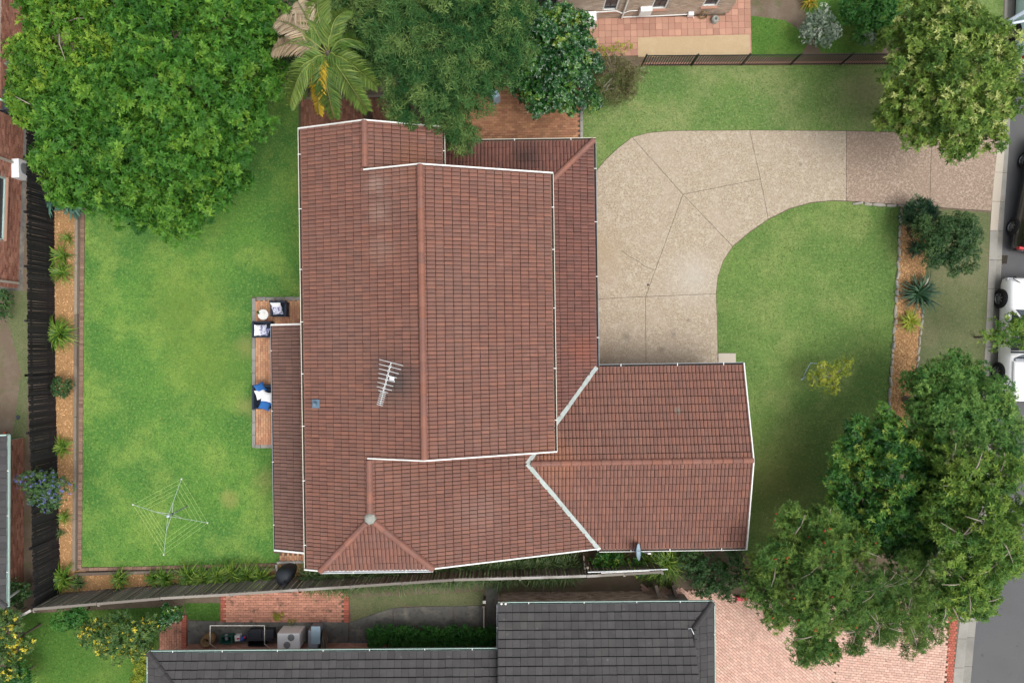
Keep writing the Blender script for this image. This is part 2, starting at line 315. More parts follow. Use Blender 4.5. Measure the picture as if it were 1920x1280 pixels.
M['bark'] = mat('grey_brown_bark', (.13, .105, .085), .95, .1, layers=[(9, 5, .45, .75, (.2, .175, .15), .6)], bump=(18, .6, .03))
M['twig'] = mat('pale_twig', (.30, .26, .21), .9, .15)
M['pole'] = mat('pale_blue_grey_pole', (.50, .58, .66), .4, .4, metal=.2)
# foliage
M['f_bright'] = leafmat('bright_green_leaves', (.022, .095, .010), (.056, .172, .018), (.140, .275, .030), .28, .5, .22)
M['f_lime'] = leafmat('lime_green_leaves', (.034, .110, .010), (.084, .205, .018), (.22, .34, .035), .28, .5, .22)
M['f_feather'] = leafmat('soft_feathery_leaves', (.018, .078, .020), (.058, .140, .038), (.155, .240, .068), .25, .6, .15)
M['f_gloss'] = leafmat('glossy_dark_leaves', (.006, .040, .009), (.017, .085, .016), (.075, .175, .025), .15, .28, .6, (.17, .24, .03))
M['f_street'] = leafmat('street_tree_leaves', (.055, .120, .020), (.125, .22, .034), (.235, .32, .06), .3, .5, .22, (.38, .43, .14))
M['f_bush'] = leafmat('dense_bush_leaves', (.012, .050, .012), (.030, .085, .020), (.065, .13, .032), .22)
M['f_mid'] = leafmat('mid_green_leaves', (.036, .128, .026), (.094, .215, .046), (.195, .32, .07), .32, .5, .22)
M['f_dark'] = leafmat('dark_green_leaves', (.015, .078, .015), (.044, .150, .023), (.135, .275, .04), .3, .42, .3, (.26, .36, .055))
M['f_olive'] = leafmat('olive_green_leaves', (.042, .122, .020), (.108, .215, .034), (.235, .335, .054), .32, .5, .22)
M['f_bottle'] = leafmat('bottlebrush_leaves', (.038, .110, .022), (.098, .200, .038), (.205, .30, .06), .32, .5, .22)
M['f_silver'] = leafmat('silver_shrub_leaves', (.05, .10, .055), (.16, .22, .15), (.42, .46, .38), .2)
M['f_yellow'] = leafmat('yellow_green_leaves', (.13, .19, .018), (.28, .33, .03), (.45, .45, .06), .35)
M['f_flower'] = leafmat('yellow_flowering_leaves', (.03, .085, .018), (.075, .14, .035), (.13, .20, .04), .25, .5, .3, (.62, .52, .05))
M['f_blue'] = leafmat('plumbago_leaves', (.025, .08, .02), (.06, .125, .034), (.095, .165, .05), .25, .5, .3, (.14, .155, .40))
M['f_hedge'] = leafmat('clipped_hedge_leaves', (.010, .075, .008), (.024, .125, .014), (.065, .19, .026), .25)
M['f_strap'] = leafmat('strappy_green_blades', (.04, .115, .014), (.10, .195, .024), (.26, .35, .055), .3, .45, .3)
M['f_loma'] = leafmat('dark_grassy_blades', (.026, .065, .018), (.07, .125, .035), (.17, .21, .08), .25, .5, .3)
M['f_agave'] = leafmat('blue_green_agave', (.030, .085, .060), (.062, .145, .105), (.10, .20, .145), .1, .5, .3)
M['f_cycad'] = leafmat('deep_green_fronds', (.010, .042, .020), (.025, .070, .032), (.06, .12, .05), .15, .5, .3)
M['f_palm'] = leafmat('palm_leaflets', (.05, .12, .022), (.115, .20, .036), (.25, .31, .07), .3, .45, .3)
M['f_palmdry'] = leafmat('dry_palm_leaflets', (.22, .16, .09), (.42, .33, .22), (.62, .53, .40), .3, .6, .2)
M['f_palmyel'] = leafmat('yellowing_palm_leaflets', (.18, .19, .02), (.36, .28, .025), (.55, .36, .03), .3, .5, .3)
M['f_dry'] = leafmat('dry_bush_leaves', (.05, .065, .02), (.11, .115, .04), (.22, .185, .10), .25, .6, .2)
M['redflower'] = mat('red_bottlebrush_flower', (.42, .06, .03), .8, .2, .3)
M['whiteflower'] = mat('white_flower', (.8, .8, .74), .8, .2)

# ------------------------------------------------------------------ the ground, road, lawns
def sheet(name, pts, z, m, parent=None, thick=0):
    mb = MB()
    if thick: mb.prism(pts, z - thick, z)
    else:
        P = [Vector((p[0], p[1])) for p in pts]
        if area(P) < 0: P.reverse()
        mb.add([(p.x, p.y, z) for p in P], [tuple(range(len(P)))])
    return mb.build(name, m, parent)
R_ = 700
struct(sheet('ground', [(-R_, -R_), (R_, -R_), (R_, R_), (-R_, R_)], -.30, M['verge']))
KB = [(1886, -60), (1884, 0), (1872, 255), (1858, 395), (1851, 560), (1848, 640), (1838, 800), (1820, 1000), (1795, 1200), (1785, 1290), (1776, 1360)]   # back of kerb
KG = [(1890, -60), (1889, 0), (1887, 255), (1872, 430), (1864, 560), (1859, 640), (1848, 800), (1834, 1000), (1813, 1200), (1804, 1290), (1796, 1360)]   # kerb face
KR = [(1908, -60), (1906, 0), (1896, 255), (1884, 430), (1878, 560), (1874, 640), (1866, 800), (1850, 1000), (1830, 1200), (1822, 1290), (1815, 1360)]   # gutter lip
kb, kg, kr = PT(KB), PT(KG), PT(KR)
far = lambda L: [Vector((L[0].x + .6, 90, 0))] + L + [Vector((L[-1].x - 4, -90, 0))]
kbF, kgF, krF = far(kb), far(kg), far(kr)
struct(sheet('block_soil', [(-120, 90)] + [(p.x + .02, p.y) for p in kbF] + [(-120, -90)], 0, M['soil'], None, .25))
struct(sheet('road', [(p.x, p.y) for p in krF] + [(60, -90), (60, 90)], -.115, M['asphalt']))
kerb = struct(MB().build('kerb', M['concrete']))
def strip3(A, B, zA, zB, z0, name, m, parent, i0, i1):
    mb = MB()
    for i in range(i0, i1):
        a0, a1, b0, b1 = A[i], A[i + 1], B[i], B[i + 1]
        mb.add([(a0.x, a0.y, zA), (a1.x, a1.y, zA), (b1.x, b1.y, zB), (b0.x, b0.y, zB), (a0.x, a0.y, z0), (a1.x, a1.y, z0), (b1.x, b1.y, z0), (b0.x, b0.y, z0)],
               [(0, 1, 2, 3), (7, 6, 5, 4), (0, 4, 5, 1), (1, 5, 6, 2), (2, 6, 7, 3), (3, 7, 4, 0)])
    return mb.build(name, m, parent)
def resample(L, n):
    d = [0]
    for a, b in zip(L, L[1:]): d.append(d[-1] + (b - a).length)
    out = []
    for k in range(n + 1):
        t = d[-1] * k / n; i = max(j for j in range(len(d)) if d[j] <= t + 1e-6); i = min(i, len(L) - 2)
        out.append(L[i].lerp(L[i + 1], (t - d[i]) / (d[i + 1] - d[i])))
    return out
nk = 26
rb, rg, rr = resample(kb, nk), resample(kg, nk), resample(kr, nk)
def gapd(L, i, g): return [L[i].lerp(L[i + 1], g), L[i].lerp(L[i + 1], 1 - g)]
for i in range(nk):
    g = .006
    A, B, C = gapd(rb, i, g), gapd(rg, i, g), gapd(rr, i, g)
    drive = 250 < 640 - (rb[i].y + rb[i + 1].y) / 2 * S < 410
    zt = .005 if not drive else -.04
    strip3(A, B, .012 if not drive else .012, zt, -.28, 'kerb_block', M['apron'] if drive else M['concrete'], kerb, 0, 1)
    strip3(B, C, -.125, -.105, -.28, 'gutter_slab', M['concrete'], kerb, 0, 1)
sheet('kerb_bedding', [(p.x + .01, p.y) for p in kbF] + [(p.x - .01, p.y) for p in reversed(krF)], -.14, M['grime'], kerb)

DW = dict(A0=(1185, 258), A1=(1280, 365), A2=(1373, 462), B=(1210, 556), C0=(1085, 562), C1=(1342, 551), D=(1211, 705), E1=(1425, 336), F0=(1405, 245), F1=(1440, 411), G0=(1586, 246), G1=(1586, 377), H0=(1746, 251), H1=(1742, 388))
d_ = DW
SLABS = [[(1085, 345), (1117, 322), (1135, 300), (1160, 277), d_['A0'], d_['A1'], d_['B'], d_['C0']],
         [d_['A1'], d_['A2'], (1355, 490), (1345, 520), d_['C1'], d_['B']], [d_['C0'], d_['B'], d_['D'], (1085, 705)],
         [d_['B'], d_['C1'], (1344, 600), (1346, 705), d_['D']], [d_['A0'], (1215, 250), (1260, 246), d_['F0'], d_['E1'], d_['A1']],
         [d_['A1'], d_['E1'], d_['F1'], (1405, 435), d_['A2']], [d_['F0'], d_['G0'], d_['G1'], (1560, 376), (1520, 380), (1480, 391), d_['F1'], d_['E1']],
         [d_['G0'], (1660, 248), d_['H0'], d_['H1'], (1690, 384), (1600, 378), d_['G1']], [d_['H0'], (1872, 256), (1857, 396), d_['H1']]]
OUT = [(1085, 345), (1117, 322), (1135, 300), (1160, 277), (1185, 258), (1215, 250), (1260, 246), (1405, 245), (1586, 246), (1660, 248), (1746, 251), (1872, 256), (1857, 396), (1742, 388), (1690, 384), (1600, 378), (1560, 376), (1520, 380), (1480, 391), (1440, 411), (1405, 435), (1373, 462), (1355, 490), (1345, 520), (1342, 551), (1344, 600), (1346, 705), (1085, 705)]
drv = struct(sheet('driveway', PT(OUT), .012, M['grime'], None, .1))
drv['label'] = 'pale exposed aggregate concrete driveway curving from the street to the garage'
for i, sl in enumerate(SLABS):
    P = [Vector((p.x, p.y)) for p in PT(sl)]
    if area(P) < 0: P.reverse()
    o = MB().prism(inset(P, .007), .002, .045, .005).build('driveway_slab', M['agg2'] if i >= 7 else M['agg'], drv)
struct(MB().prism(PT([(1346, 662), (1379, 662), (1379, 700), (1346, 700)]), 0, .06, .008).build('path_slab', M['apron']))

def lawn(name, pts, m, z=.008, dens=420, hb=.045, rs=1, holes=()):
    P = PT(pts) if isinstance(pts[0], tuple) else pts
    o = struct(sheet(name, P, z, m))
    r = np.random.default_rng(rs); xs = [p.x for p in P]; ys = [p.y for p in P]
    n = int((max(xs) - min(xs)) * (max(ys) - min(ys)) * dens)
    x = r.uniform(min(xs), max(xs), n); y = r.uniform(min(ys), max(ys), n); k = in_poly(x, y, P)
    for h in holes: k &= ~in_poly(x, y, h)
    x, y = x[k], y[k]; n = len(x); x = x + r.normal(0, .035, n); y = y + r.normal(0, .035, n)
    a = r.uniform(0, 2 * np.pi, n); L = r.uniform(.5, 1.5, n) * hb * 1.3; w = r.uniform(.008, .018, n); hz = r.uniform(.35, 1.0, n) * hb
    c, s_ = np.cos(a), np.sin(a)
    V = np.empty((n, 3, 3)); V[:, 0] = np.stack([x - s_ * w, y + c * w, np.full(n, z - .004)], 1); V[:, 1] = np.stack([x + s_ * w, y - c * w, np.full(n, z - .004)], 1)
    V[:, 2] = np.stack([x + c * L, y + s_ * L, z + hz], 1)
    g = link('grass_blades', fast_mesh('grass_blades', V.reshape(-1, 3), np.arange(3 * n).reshape(-1, 3)), BLADE[m.name], o); stuff(g)
    return o
BACK = [(160, 395), (158, 560), (155, 800), (153, 1062), (300, 1062), (522, 1054), (524, 1036), (560, 1036), (560, 838), (474, 838), (473, 557), (575, 557), (575, 170), (140, 170)]
lawn('lawn_back', BACK, M['lawn'], rs=1)
FRONT = [(1347, 684), (1345, 600), (1343, 551), (1346, 520), (1356, 490), (1374, 463), (1406, 436), (1441, 412), (1481, 392), (1521, 381), (1560, 377), (1600, 379), (1686, 388), (1684, 470), (1676, 600), (1668, 760), (1640, 800), (1560, 1000), (1420, 1050), (1380, 1030), (1380, 690)]
lawn('lawn_front', FRONT, M['lawn2'], rs=2)
SIDE = [(1085, 330), (1090, 190), (1100, 150), (1210, 122), (1670, 118), (1780, 118), (1775, 250), (1660, 247), (1586, 245), (1405, 244), (1260, 245), (1215, 249), (1185, 257), (1160, 276), (1135, 299), (1117, 321)]
lawn('lawn_side', SIDE, M['lawn3'], rs=3)
VERGE = [(1742, 391), (1857, 399), (1850, 560), (1847, 640), (1837, 800), (1819, 1000), (1800, 1150), (1700, 1120), (1700, 800), (1712, 760), (1722, 620), (1735, 520), (1740, 430)]
lawn('lawn_verge', VERGE, M['verge'], .006, 300, .025, 4)
lawn('lawn_verge_north', [(1710, 100), (1690, -20), (1883, -20), (1871, 252), (1775, 250), (1780, 110)], M['lawn3'], .006, 300, .03, 5)
lawn('lawn_neighbour_south_west', [(40, 1150), (345, 1135), (345, 1180), (290, 1220), (275, 1300), (30, 1300)], M['nlawn'], .006, 380, .04, 6)
lawn('lawn_neighbour_north', [(1407, 30), (1470, 38), (1520, 70), (1500, 108), (1407, 106)], M['nlawn'], .006, 380, .04, 7)
lawn('lawn_neighbour_garden', [(1500, -20), (1700, -20), (1690, 60), (1640, 100), (1540, 100), (1520, 60)], M['nlawn'], .005, 240, .04, 8)
lawn('lawn_neighbour_side', [(345, 1130), (415, 1130), (415, 1166), (352, 1160)], M['nlawn'], .006, 380, .04, 9)
lawn('lawn_neighbour_strip', [(655, 1120), (905, 1108), (905, 1136), (760, 1135), (700, 1150), (660, 1165)], M['verge'], .006, 300, .03, 10)
lawn('lawn_neighbour_west', [(0, 545), (50, 545), (52, 700), (50, 830), (20, 840), (40, 700), (20, 620)], M['verge'], .004, 120, .03, 11)

# mulch beds with loose bark chips
def chips(poly, n, z, parent, rs, hgt=.03):
    P = PT(poly) if isinstance(poly[0], tuple) else poly
    r = np.random.default_rng(rs); xs = [p.x for p in P]; ys = [p.y for p in P]
    x = r.uniform(min(xs), max(xs), n); y = r.uniform(min(ys), max(ys), n); k = in_poly(x, y, P); x, y = x[k], y[k]; n = len(x)
    a = r.uniform(0, 6.28, n); L = r.uniform(.018, .05, n); w = r.uniform(.008, .02, n); zz = z + r.uniform(.0, hgt, n); t = r.uniform(-.4, .4, n)
    c, s_ = np.cos(a), np.sin(a); q = []
    for sx, sy, up in ((-1, -1, 0), (1, -1, 0), (1, 1, 0), (-1, 1, 0), (0, 0, 1)):
        q.append(np.stack([x + c * L * sx - s_ * w * sy, y + s_ * L * sx + c * w * sy, zz + L * sx * t + up * .012], 1))
    V = np.stack(q, 1).reshape(-1, 3); b = np.arange(n)[:, None] * 5
    F = np.concatenate([b + np.array(f) for f in ((0, 1, 4), (1, 2, 4), (2, 3, 4), (3, 0, 4))])
    return stuff(link('bark_chips', fast_mesh('bark_chips', V, F), M['chip'], parent))
BED_W = [(103, 395), (146, 395), (144, 700), (141, 1068), (180, 1072), (520, 1062), (524, 1056), (575, 1056), (640, 1060), (640, 1085), (520, 1092), (300, 1100), (106, 1116)]
bed = struct(sheet('mulch_bed_west', PT(BED_W), .03, M['mulch'], None, .03)); chips(BED_W, 42000, .032, bed, 21)
BED_E = [(1690, 386), (1742, 388), (1738, 470), (1733, 540), (1724, 610), (1712, 760), (1700, 800), (1660, 800), (1668, 740), (1676, 640), (1684, 500)]
bed = struct(sheet('mulch_bed_east', PT(BED_E), .03, M['mulch'], None, .03)); chips(BED_E, 16000, .032, bed, 22)
struct(sheet('garden_soil_north', PT([(1470, -20), (1700, -20), (1715, 108), (1500, 108), (1520, 70)]), .003, M['soil']))
struct(sheet('garden_soil_south', PT([(640, 1050), (1420, 1020), (1420, 1100), (1250, 1095), (640, 1095)]), .004, M['soil']))

# ------------------------------------------------------------------ brick paving
def brick_mesh(bl, bw, th, name='brick'):
    return MB().box((0, 0, 0), (bl, bw, th), bev=.006)
def pave(parent, poly, bl, bw, ang, z, m, n_ind=300, off=.5, gap=.008, th=.05, name='brick', rs=1, org=None, stripe=None):
    P = PT(poly) if isinstance(poly[0], tuple) else poly
    r = random.Random(rs); ca, sa = math.cos(ang), math.sin(ang)
    o = org or P[0]; loc = [((p.x - o.x) * ca + (p.y - o.y) * sa, -(p.x - o.x) * sa + (p.y - o.y) * ca) for p in P]
    x0, x1 = min(p[0] for p in loc), max(p[0] for p in loc); y0, y1 = min(p[1] for p in loc), max(p[1] for p in loc)
    cells = []
    for j in range(int(y0 / bw) - 1, int(y1 / bw) + 2):
        for i in range(int(x0 / bl) - 2, int(x1 / bl) + 2):
            lx = (i + .5 + (off if j % 2 else 0)) * bl; ly = (j + .5) * bw
            wx, wy = o.x + lx * ca - ly * sa, o.y + lx * sa + ly * ca
            cells.append((wx, wy))
    A = np.array(cells); k = in_poly(A[:, 0], A[:, 1], P); A = A[k]
    if stripe is not None: A = A[[stripe(x, y) for x, y in A]]
    d = np.argsort(np.hypot(A[:, 0], A[:, 1])); A = A[d]
    mb = brick_mesh(bl - gap, bw - gap, th); me = bpy.data.meshes.new(name); me.from_pydata(mb.v, [], mb.f); me.update(); me.materials.append(m)
    V0 = np.array(mb.v); F0 = [f for f in mb.f]; rest = MB()
    for q, (x, y) in enumerate(A):
        Mx = Matrix.Translation((x, y, z - th / 2 + r.uniform(-.004, .004))) @ Matrix.Rotation(ang + r.uniform(-.012, .012), 4, 'Z') @ Matrix.Rotation(r.uniform(-.008, .008), 4, 'X')
        if q < n_ind:
            b = bpy.data.objects.new(name, me); COL.objects.link(b); par(b, parent); b.matrix_basis = Mx
        else: rest.add([Mx @ Vector(p) for p in mb.v], F0)
    if rest.v: stuff(rest.build(name + '_field', m, parent))
    return len(A)
PATIO = [(474, 558), (600, 558), (600, 1030), (514, 1030), (514, 838), (474, 838)]
pat = struct(sheet('patio', PT([(473, 557), (605, 557), (605, 1036), (514, 1036), (514, 838), (473, 838)]), .06, M['darkmort'], None, .06))
pave(pat, [(480, 560), (590, 560), (590, 836), (480, 836)], .23, .112, math.pi / 2 + .004, .085, M['patiobrick'], rs=2)
for i, (a, b) in enumerate([((473, 557), (479, 838))] ): pass
rr_ = random.Random(5)
def rim(parent, a, b, wpx, n, m, z, name='edging_block'):
    a, b = G(*a), G(*b); d = (b - a); L = d.length; d.normalize(); ang = math.atan2(d.y, d.x); x = 0
    for i in range(n):
        l = L / n; c = a + d * (x + l / 2); x += l
        MB().box((c.x, c.y, z), (l - .012, wpx / S * rr_.uniform(.9, 1.08), .10), ang + rr_.uniform(-.02, .02), bev=.012).build(name, m, parent)
rim(pat, (477, 559), (477, 838), 6.5, 12, M['concrete'], .045); rim(pat, (482, 560), (570, 560), 6.5, 5, M['concrete'], .045); rim(pat, (478, 836), (514, 836), 6.5, 3, M['concrete'], .045)
pat2 = struct(sheet('patio_step', PT([(524, 1034), (600, 1034), (600, 1052), (524, 1052)]), .055, M['darkmort'], None, .055))
pave(pat2, [(525, 1035), (600, 1035), (600, 1051), (525, 1051)], .23, .112, math.pi / 2, .08, M['patiobrick'], rs=3)
COURT = [(560, 190), (1088, 165), (1088, 270), (1060, 330), (560, 330)]
crt = struct(sheet('courtyard', PT(COURT), .02, M['darkmort'], None, .03))
pave(crt, [(832, 165), (1087, 165), (1087, 300), (832, 300)], .23, .112, .015, .05, M['courtbrick'], 300, rs=4)
pave(crt, [(565, 187), (745, 184), (745, 300), (565, 300)], .23, .112, math.pi / 2 + .015, .05, M['courtred'], 120, rs=5)
rim(crt, (1090, 165), (1090, 268), 5.5, 5, M['concrete'], .04, 'edging_block')
MB().box(G(742, 214, .55), (.14, .14, 1.1)).build('post', M['black'], crt)
rim(crt, (575, 186), (722, 181), 5, 4, M['timber'], .06, 'sleeper')
SDRV = [(1337, 1108), (1210, 1098), (1215, 1130), (1337, 1140), (1337, 1300), (1786, 1300), (1790, 1180), (1560, 1150), (1420, 1125)]
SDRV = [(1200, 1096), (1300, 1105), (1400, 1118), (1560, 1130), (1798, 1120), (1793, 1200), (1784, 1310), (1250, 1310), (1250, 1140), (1200, 1135)]
sd = struct(sheet('neighbour_driveway', PT(SDRV), .015, M['darkmort'], None, .02))
dl = PT(SDRV)
cross = lambda x, y: x < G(1600, 0).x + (640 - y * S - 1200) * 0
pave(sd, SDRV, .23, .115, math.radians(-40), .045, M['drivebrick'], 190, rs=6, stripe=lambda x, y: x < 15.2 + .25 * (y + 13.4))
pave(sd, SDRV, .23, .115, math.radians(-6), .045, M['drivebrick'], 110, rs=7, stripe=lambda x, y: x >= 15.2 + .25 * (y + 13.4) and x * S + 960 < 1778 - (640 - y * S - 1180) * .07)
pave(sd, [(1779, 1120), (1796, 1120), (1791, 1200), (1784, 1310), (1772, 1310)], .115, .115, -.07, .046, M['bordbrick'], 80, rs=8)
pad = struct(sheet('neighbour_paved_pad', PT([(413, 1112), (655, 1105), (655, 1164), (414, 1164)]), .02, M['darkmort'], None, .03))
pave(pad, [(424, 1110), (645, 1106), (645, 1164), (424, 1164)], .23, .112, 0, .05, M['padbrick'], 300, rs=9)
pave(pad, [(645, 1106), (655, 1106), (655, 1164), (645, 1164)], .23, .112, 0, .051, M['bordbrick'], 60, rs=10, off=0); pave(pad, [(414, 1110), (424, 1110), (424, 1164), (414, 1164)], .23, .112, 0, .051, M['bordbrick'], 60, rs=11, off=0)
pad = struct(sheet('neighbour_brick_path', PT([(298, 1165), (350, 1160), (352, 1225), (298, 1225)]), .02, M['darkmort'], None, .03))
pave(pad, [(300, 1168), (341, 1164), (341, 1222), (300, 1222)], .23, .112, math.pi / 2, .05, M['padbrick'], 120, rs=12)
pave(pad, [(341, 1152), (350, 1152), (350, 1214), (341, 1214)], .23, .112, 0, .051, M['bordbrick'], 30, rs=13, off=0)
npv = struct(sheet('neighbour_paving', PT([(1098, 42), (1405, 0), (1407, 92), (1098, 108)]), .02, M['darkmort'], None, .03))
pave(npv, [(1098, 36), (1365, 25), (1370, -10), (1404, -10), (1404, 100), (1098, 108)], .29, .29, .022, .05, M['terratile'], 300, off=0, gap=.006, rs=14, name='paving_slab')
struct(sheet('neighbour_slab', PT([(1196, 72), (1405, 66), (1406, 104), (1196, 108)]), .055, M['tanconc'], None, .06))
struct(sheet('neighbour_path', PT([(0, 225), (50, 225), (48, 400), (42, 545), (0, 545)]), .004, M['darkconc']))
cc = struct(MB().build('neighbour_concrete_path', M['darkconc']))
PATHS = [[(352, 1162), (480, 1164), (480, 1212), (352, 1210)], [(481, 1164), (654, 1164), (654, 1212), (481, 1212)], [(655, 1166), (700, 1150), (737, 1138), (737, 1212), (655, 1212)], [(738, 1138), (780, 1136), (850, 1135), (850, 1175), (738, 1176)], [(851, 1135), (910, 1133), (910, 1175), (851, 1175)], [(911, 1100), (936, 1100), (936, 1212), (911, 1212)]]
for i, q in enumerate(PATHS):
    P = [Vector((p.x, p.y)) for p in PT(q)]
    if area(P) < 0: P.reverse()
    MB().prism(inset(P, .012), 0, .035, .005).build('concrete_slab', M['darkconc'], cc)
struct(sheet('manhole_patch', PT([(1880, 478), (1893, 478), (1891, 494), (1879, 494)]), -.108, M['grime']))

# ------------------------------------------------------------------ roofs
TH = .0146
CT, ST = math.cos(TH), math.sin(TH)
def HW(u, v, h=0.0): return Vector((u * CT - v * ST, u * ST + v * CT, h))      # house frame -> world
def HU(px, py_, h):
    p = G(px, py_, h); return (p.x * CT + p.y * ST, -p.x * ST + p.y * CT)
def tile_profile(kind):
    if kind == 'roll':
        one = [(0, -.028), (.10, .002), (.5, .018), (.90, .002), (1, -.028)]
        return [[(a * .5 + k * .5, z) for a, z in one] for k in (0, 1)]
    return [[(0, -.006), (.02, .006), (.5, .009), (.98, .006), (1, -.006)]]
def tile_geo(w, g, kind):
    """a tile with its lower edge at d=0: arched top, raised nose and a sunk head that the next course laps; returns verts, faces"""
    V, F = [], []
    for prof in tile_profile(kind):
        n = len(prof); b = len(V); sh = .004 if kind == 'roll' else .0015
        xs = [a * w + (sh if i == 0 else -sh if i == n - 1 else 0) for i, (a, z) in enumerate(prof)]
        for dd, zz, fl in ((0, -.03, 0), (0, .046, 1), (g - .036, .014, 1), (g - .028, -.032, .3), (g + .02, -.032, .3)):
            V += [(x, dd, (z * fl if fl else min(z, 0)) + zz) for x, (a, z) in zip(xs, prof)]
        for r_ in range(4):
            F += [(b + r_ * n + i, b + r_ * n + i + 1, b + (r_ + 1) * n + i + 1, b + (r_ + 1) * n + i) for i in range(n - 1)]
    return V, F
class Roof:
    def __init__(s, part, m, kind, w=.30, g=.33, n_ind=300): s.part = part; s.m = m; s.kind = kind; s.w = w; s.g = g; s.n_ind = n_ind; s.cand = []; s.rest = MB(); s.sheet = MB()
    def plane(s, O, E, up, polyxy, slope, shift=0.0):
        """O, E: world points along the eave; up: world XY direction up the slope; polyxy: plan polygon (convex)"""
        es = (Vector((E.x, E.y, 0)) - Vector((O.x, O.y, 0))).normalized(); upv = Vector((up[0], up[1], 0)); upv = (upv - es * upv.dot(es)).normalized()
        c = 1 / math.sqrt(1 + slope * slope); eu = Vector((upv.x * c, upv.y * c, slope * c)); en = es.cross(eu)
        if en.z < 0: es = -es; en = es.cross(eu)
        Mx = Matrix((es, eu, en)).transposed().to_4x4(); Mx.translation = O
        loc = [Vector(((Vector((p[0], p[1], 0)) - Vector((O.x, O.y, 0))).dot(es), (Vector((p[0], p[1], 0)) - Vector((O.x, O.y, 0))).dot(upv) / c)) for p in polyxy]
        if area(loc) < 0: loc.reverse()
        s.sheet.add([Mx @ Vector((p.x, p.y, -.05)) for p in loc], [tuple(range(len(loc)))])
        V, F = tile_geo(s.w, s.g, s.kind)
        x0, x1 = min(p.x for p in loc), max(p.x for p in loc); y0, y1 = min(p.y for p in loc), max(p.y for p in loc)
        part = MB(); n = len(loc)
        def inside(x, y, tol=-1e-4):
            return all((loc[(i + 1) % n] - loc[i]).cross(Vector((x, y)) - loc[i]) >= tol * (loc[(i + 1) % n] - loc[i]).length for i in range(n))
        def outside_all(cs): return any(all((loc[(i + 1) % n] - loc[i]).cross(Vector(q) - loc[i]) < 0 for q in cs) for i in range(n))
        for j in range(int(math.floor(y0 / s.g)) - 1, int(y1 / s.g) + 1):
            for i in range(int(math.floor((x0 - shift) / s.w)) - 1, int((x1 - shift) / s.w) + 1):
                x, y = i * s.w + shift, j * s.g; jx = random.uniform(-.004, .004)
                cs = [(x, y), (x + s.w, y), (x + s.w, y + s.g), (x, y + s.g)]
                if outside_all(cs): continue
                T = Mx @ Matrix.Translation((x + jx, y + random.uniform(-.006, .006), random.uniform(-.003, .003)))
                if all(inside(*q) for q in cs): s.cand.append(T)
                else:
                    k = Matrix.Translation((x, y, 0)); part.add([k @ Vector(p) for p in V], F)
        if part.v:
            me = bpy.data.meshes.new('t'); me.from_pydata(part.v, [], part.f); bm = bmesh.new(); bm.from_mesh(me); bpy.data.meshes.remove(me)
            for i in range(n):
                a, b = loc[i], loc[(i + 1) % n]; d = (b - a).normalized()
                bmesh.ops.bisect_plane(bm, geom=bm.verts[:] + bm.edges[:] + bm.faces[:], plane_co=(a.x, a.y, 0), plane_no=(d.y, -d.x, 0), clear_outer=True)
            bm.verts.ensure_lookup_table(); bm.verts.index_update()
            s.rest.add([Mx @ v.co for v in bm.verts], [[v.index for v in f.verts] for f in bm.faces]); bm.free()
        return Mx
    def finish(s, name='roof_tile'):
        V, F = tile_geo(s.w, s.g, s.kind)
        me = bpy.data.meshes.new(name); me.from_pydata(V, [], F); me.update(); me.materials.append(s.m)
        s.cand.sort(key=lambda T: (T.translation - Vector((0, 0, HC))).length)
        for q, T in enumerate(s.cand):
            if q < s.n_ind:
                o = bpy.data.objects.new(name, me); COL.objects.link(o); par(o, s.part); o.matrix_basis = T
            else: s.rest.add([T @ Vector(p) for p in V], F)
        if s.rest.v: stuff(s.rest.build(name + '_field', s.m, s.part))
def caps(part, a, b, m, name='ridge_tile', w=.26, l=.40, up=.055):
    """half-round ridge tiles, each lapping the next, from a up to b"""
    a, b = Vector(a), Vector(b); d = b - a; n = max(1, round(d.length / l)); l = d.length / n; dn = d.normalized()
    side = dn.cross(Vector((0, 0, 1))).normalized(); upv = side.cross(dn)
    prof = [(-1.05, -.42), (-.92, -.05), (-.6, .32), (0, .5), (.6, .32), (.92, -.05), (1.05, -.42)]
    for i in range(n):
        mb = MB(); vs = []
        for t, sc, dz in ((0, 1.0, .022), (l + .03, .90, -.004)):
            p = a + dn * (i * l + t)
            vs += [p + side * (x * w / 2 * sc) + upv * (z * .17 * sc + up + dz) for x, z in prof]
        k = len(prof); fs = [(q, q + 1, k + q + 1, k + q) for q in range(k - 1)] + [tuple(range(k - 1, -1, -1))]
        mb.add(vs, fs).build(name, m, part)
def gutter(parent, a, b, out, lipm, w=.115, name='gutter', brk=2.0, dirt=True):
    a, b = Vector(a), Vector(b); d = (b - a); L = d.length; d.normalize(); o = Vector((out[0], out[1], 0)); o = (o - d * o.dot(d)).normalized()
    pr = [(-.01, -.01), (0, -.09), (w, -.09), (w, .0), (w - .022, .0), (w - .022, -.012), (w - .014, -.08), (.012, -.08), (.012, -.01)]
    mb = MB(); n = len(pr); vs = [p + o * x + Vector((0, 0, z)) for p in (a, b) for x, z in pr]
    mb.add(vs, [(i, (i + 1) % n, n + (i + 1) % n, n + i) for i in range(n)] + [tuple(range(n)), tuple(range(2 * n - 1, n - 1, -1))])
    g = mb.build(name, lipm, parent)
    if dirt:
        mb = MB(); mb.add([p + o * x + Vector((0, 0, -.055)) for p in (a, b) for x in (.013, w - .016)], [(0, 1, 3, 2)]); mb.build('gutter_litter', M['grime'], g)
    k = max(1, int(L / brk))
    for i in range(k):
        p = a + d * (L * (i + .5) / k + random.uniform(-.3, .3))
        ang = math.atan2(o.y, o.x); MB().box(p + o * (w / 2) + Vector((0, 0, .004)), (w + .01, .03, .008), ang).build('bracket', M['white'], g)
    return g
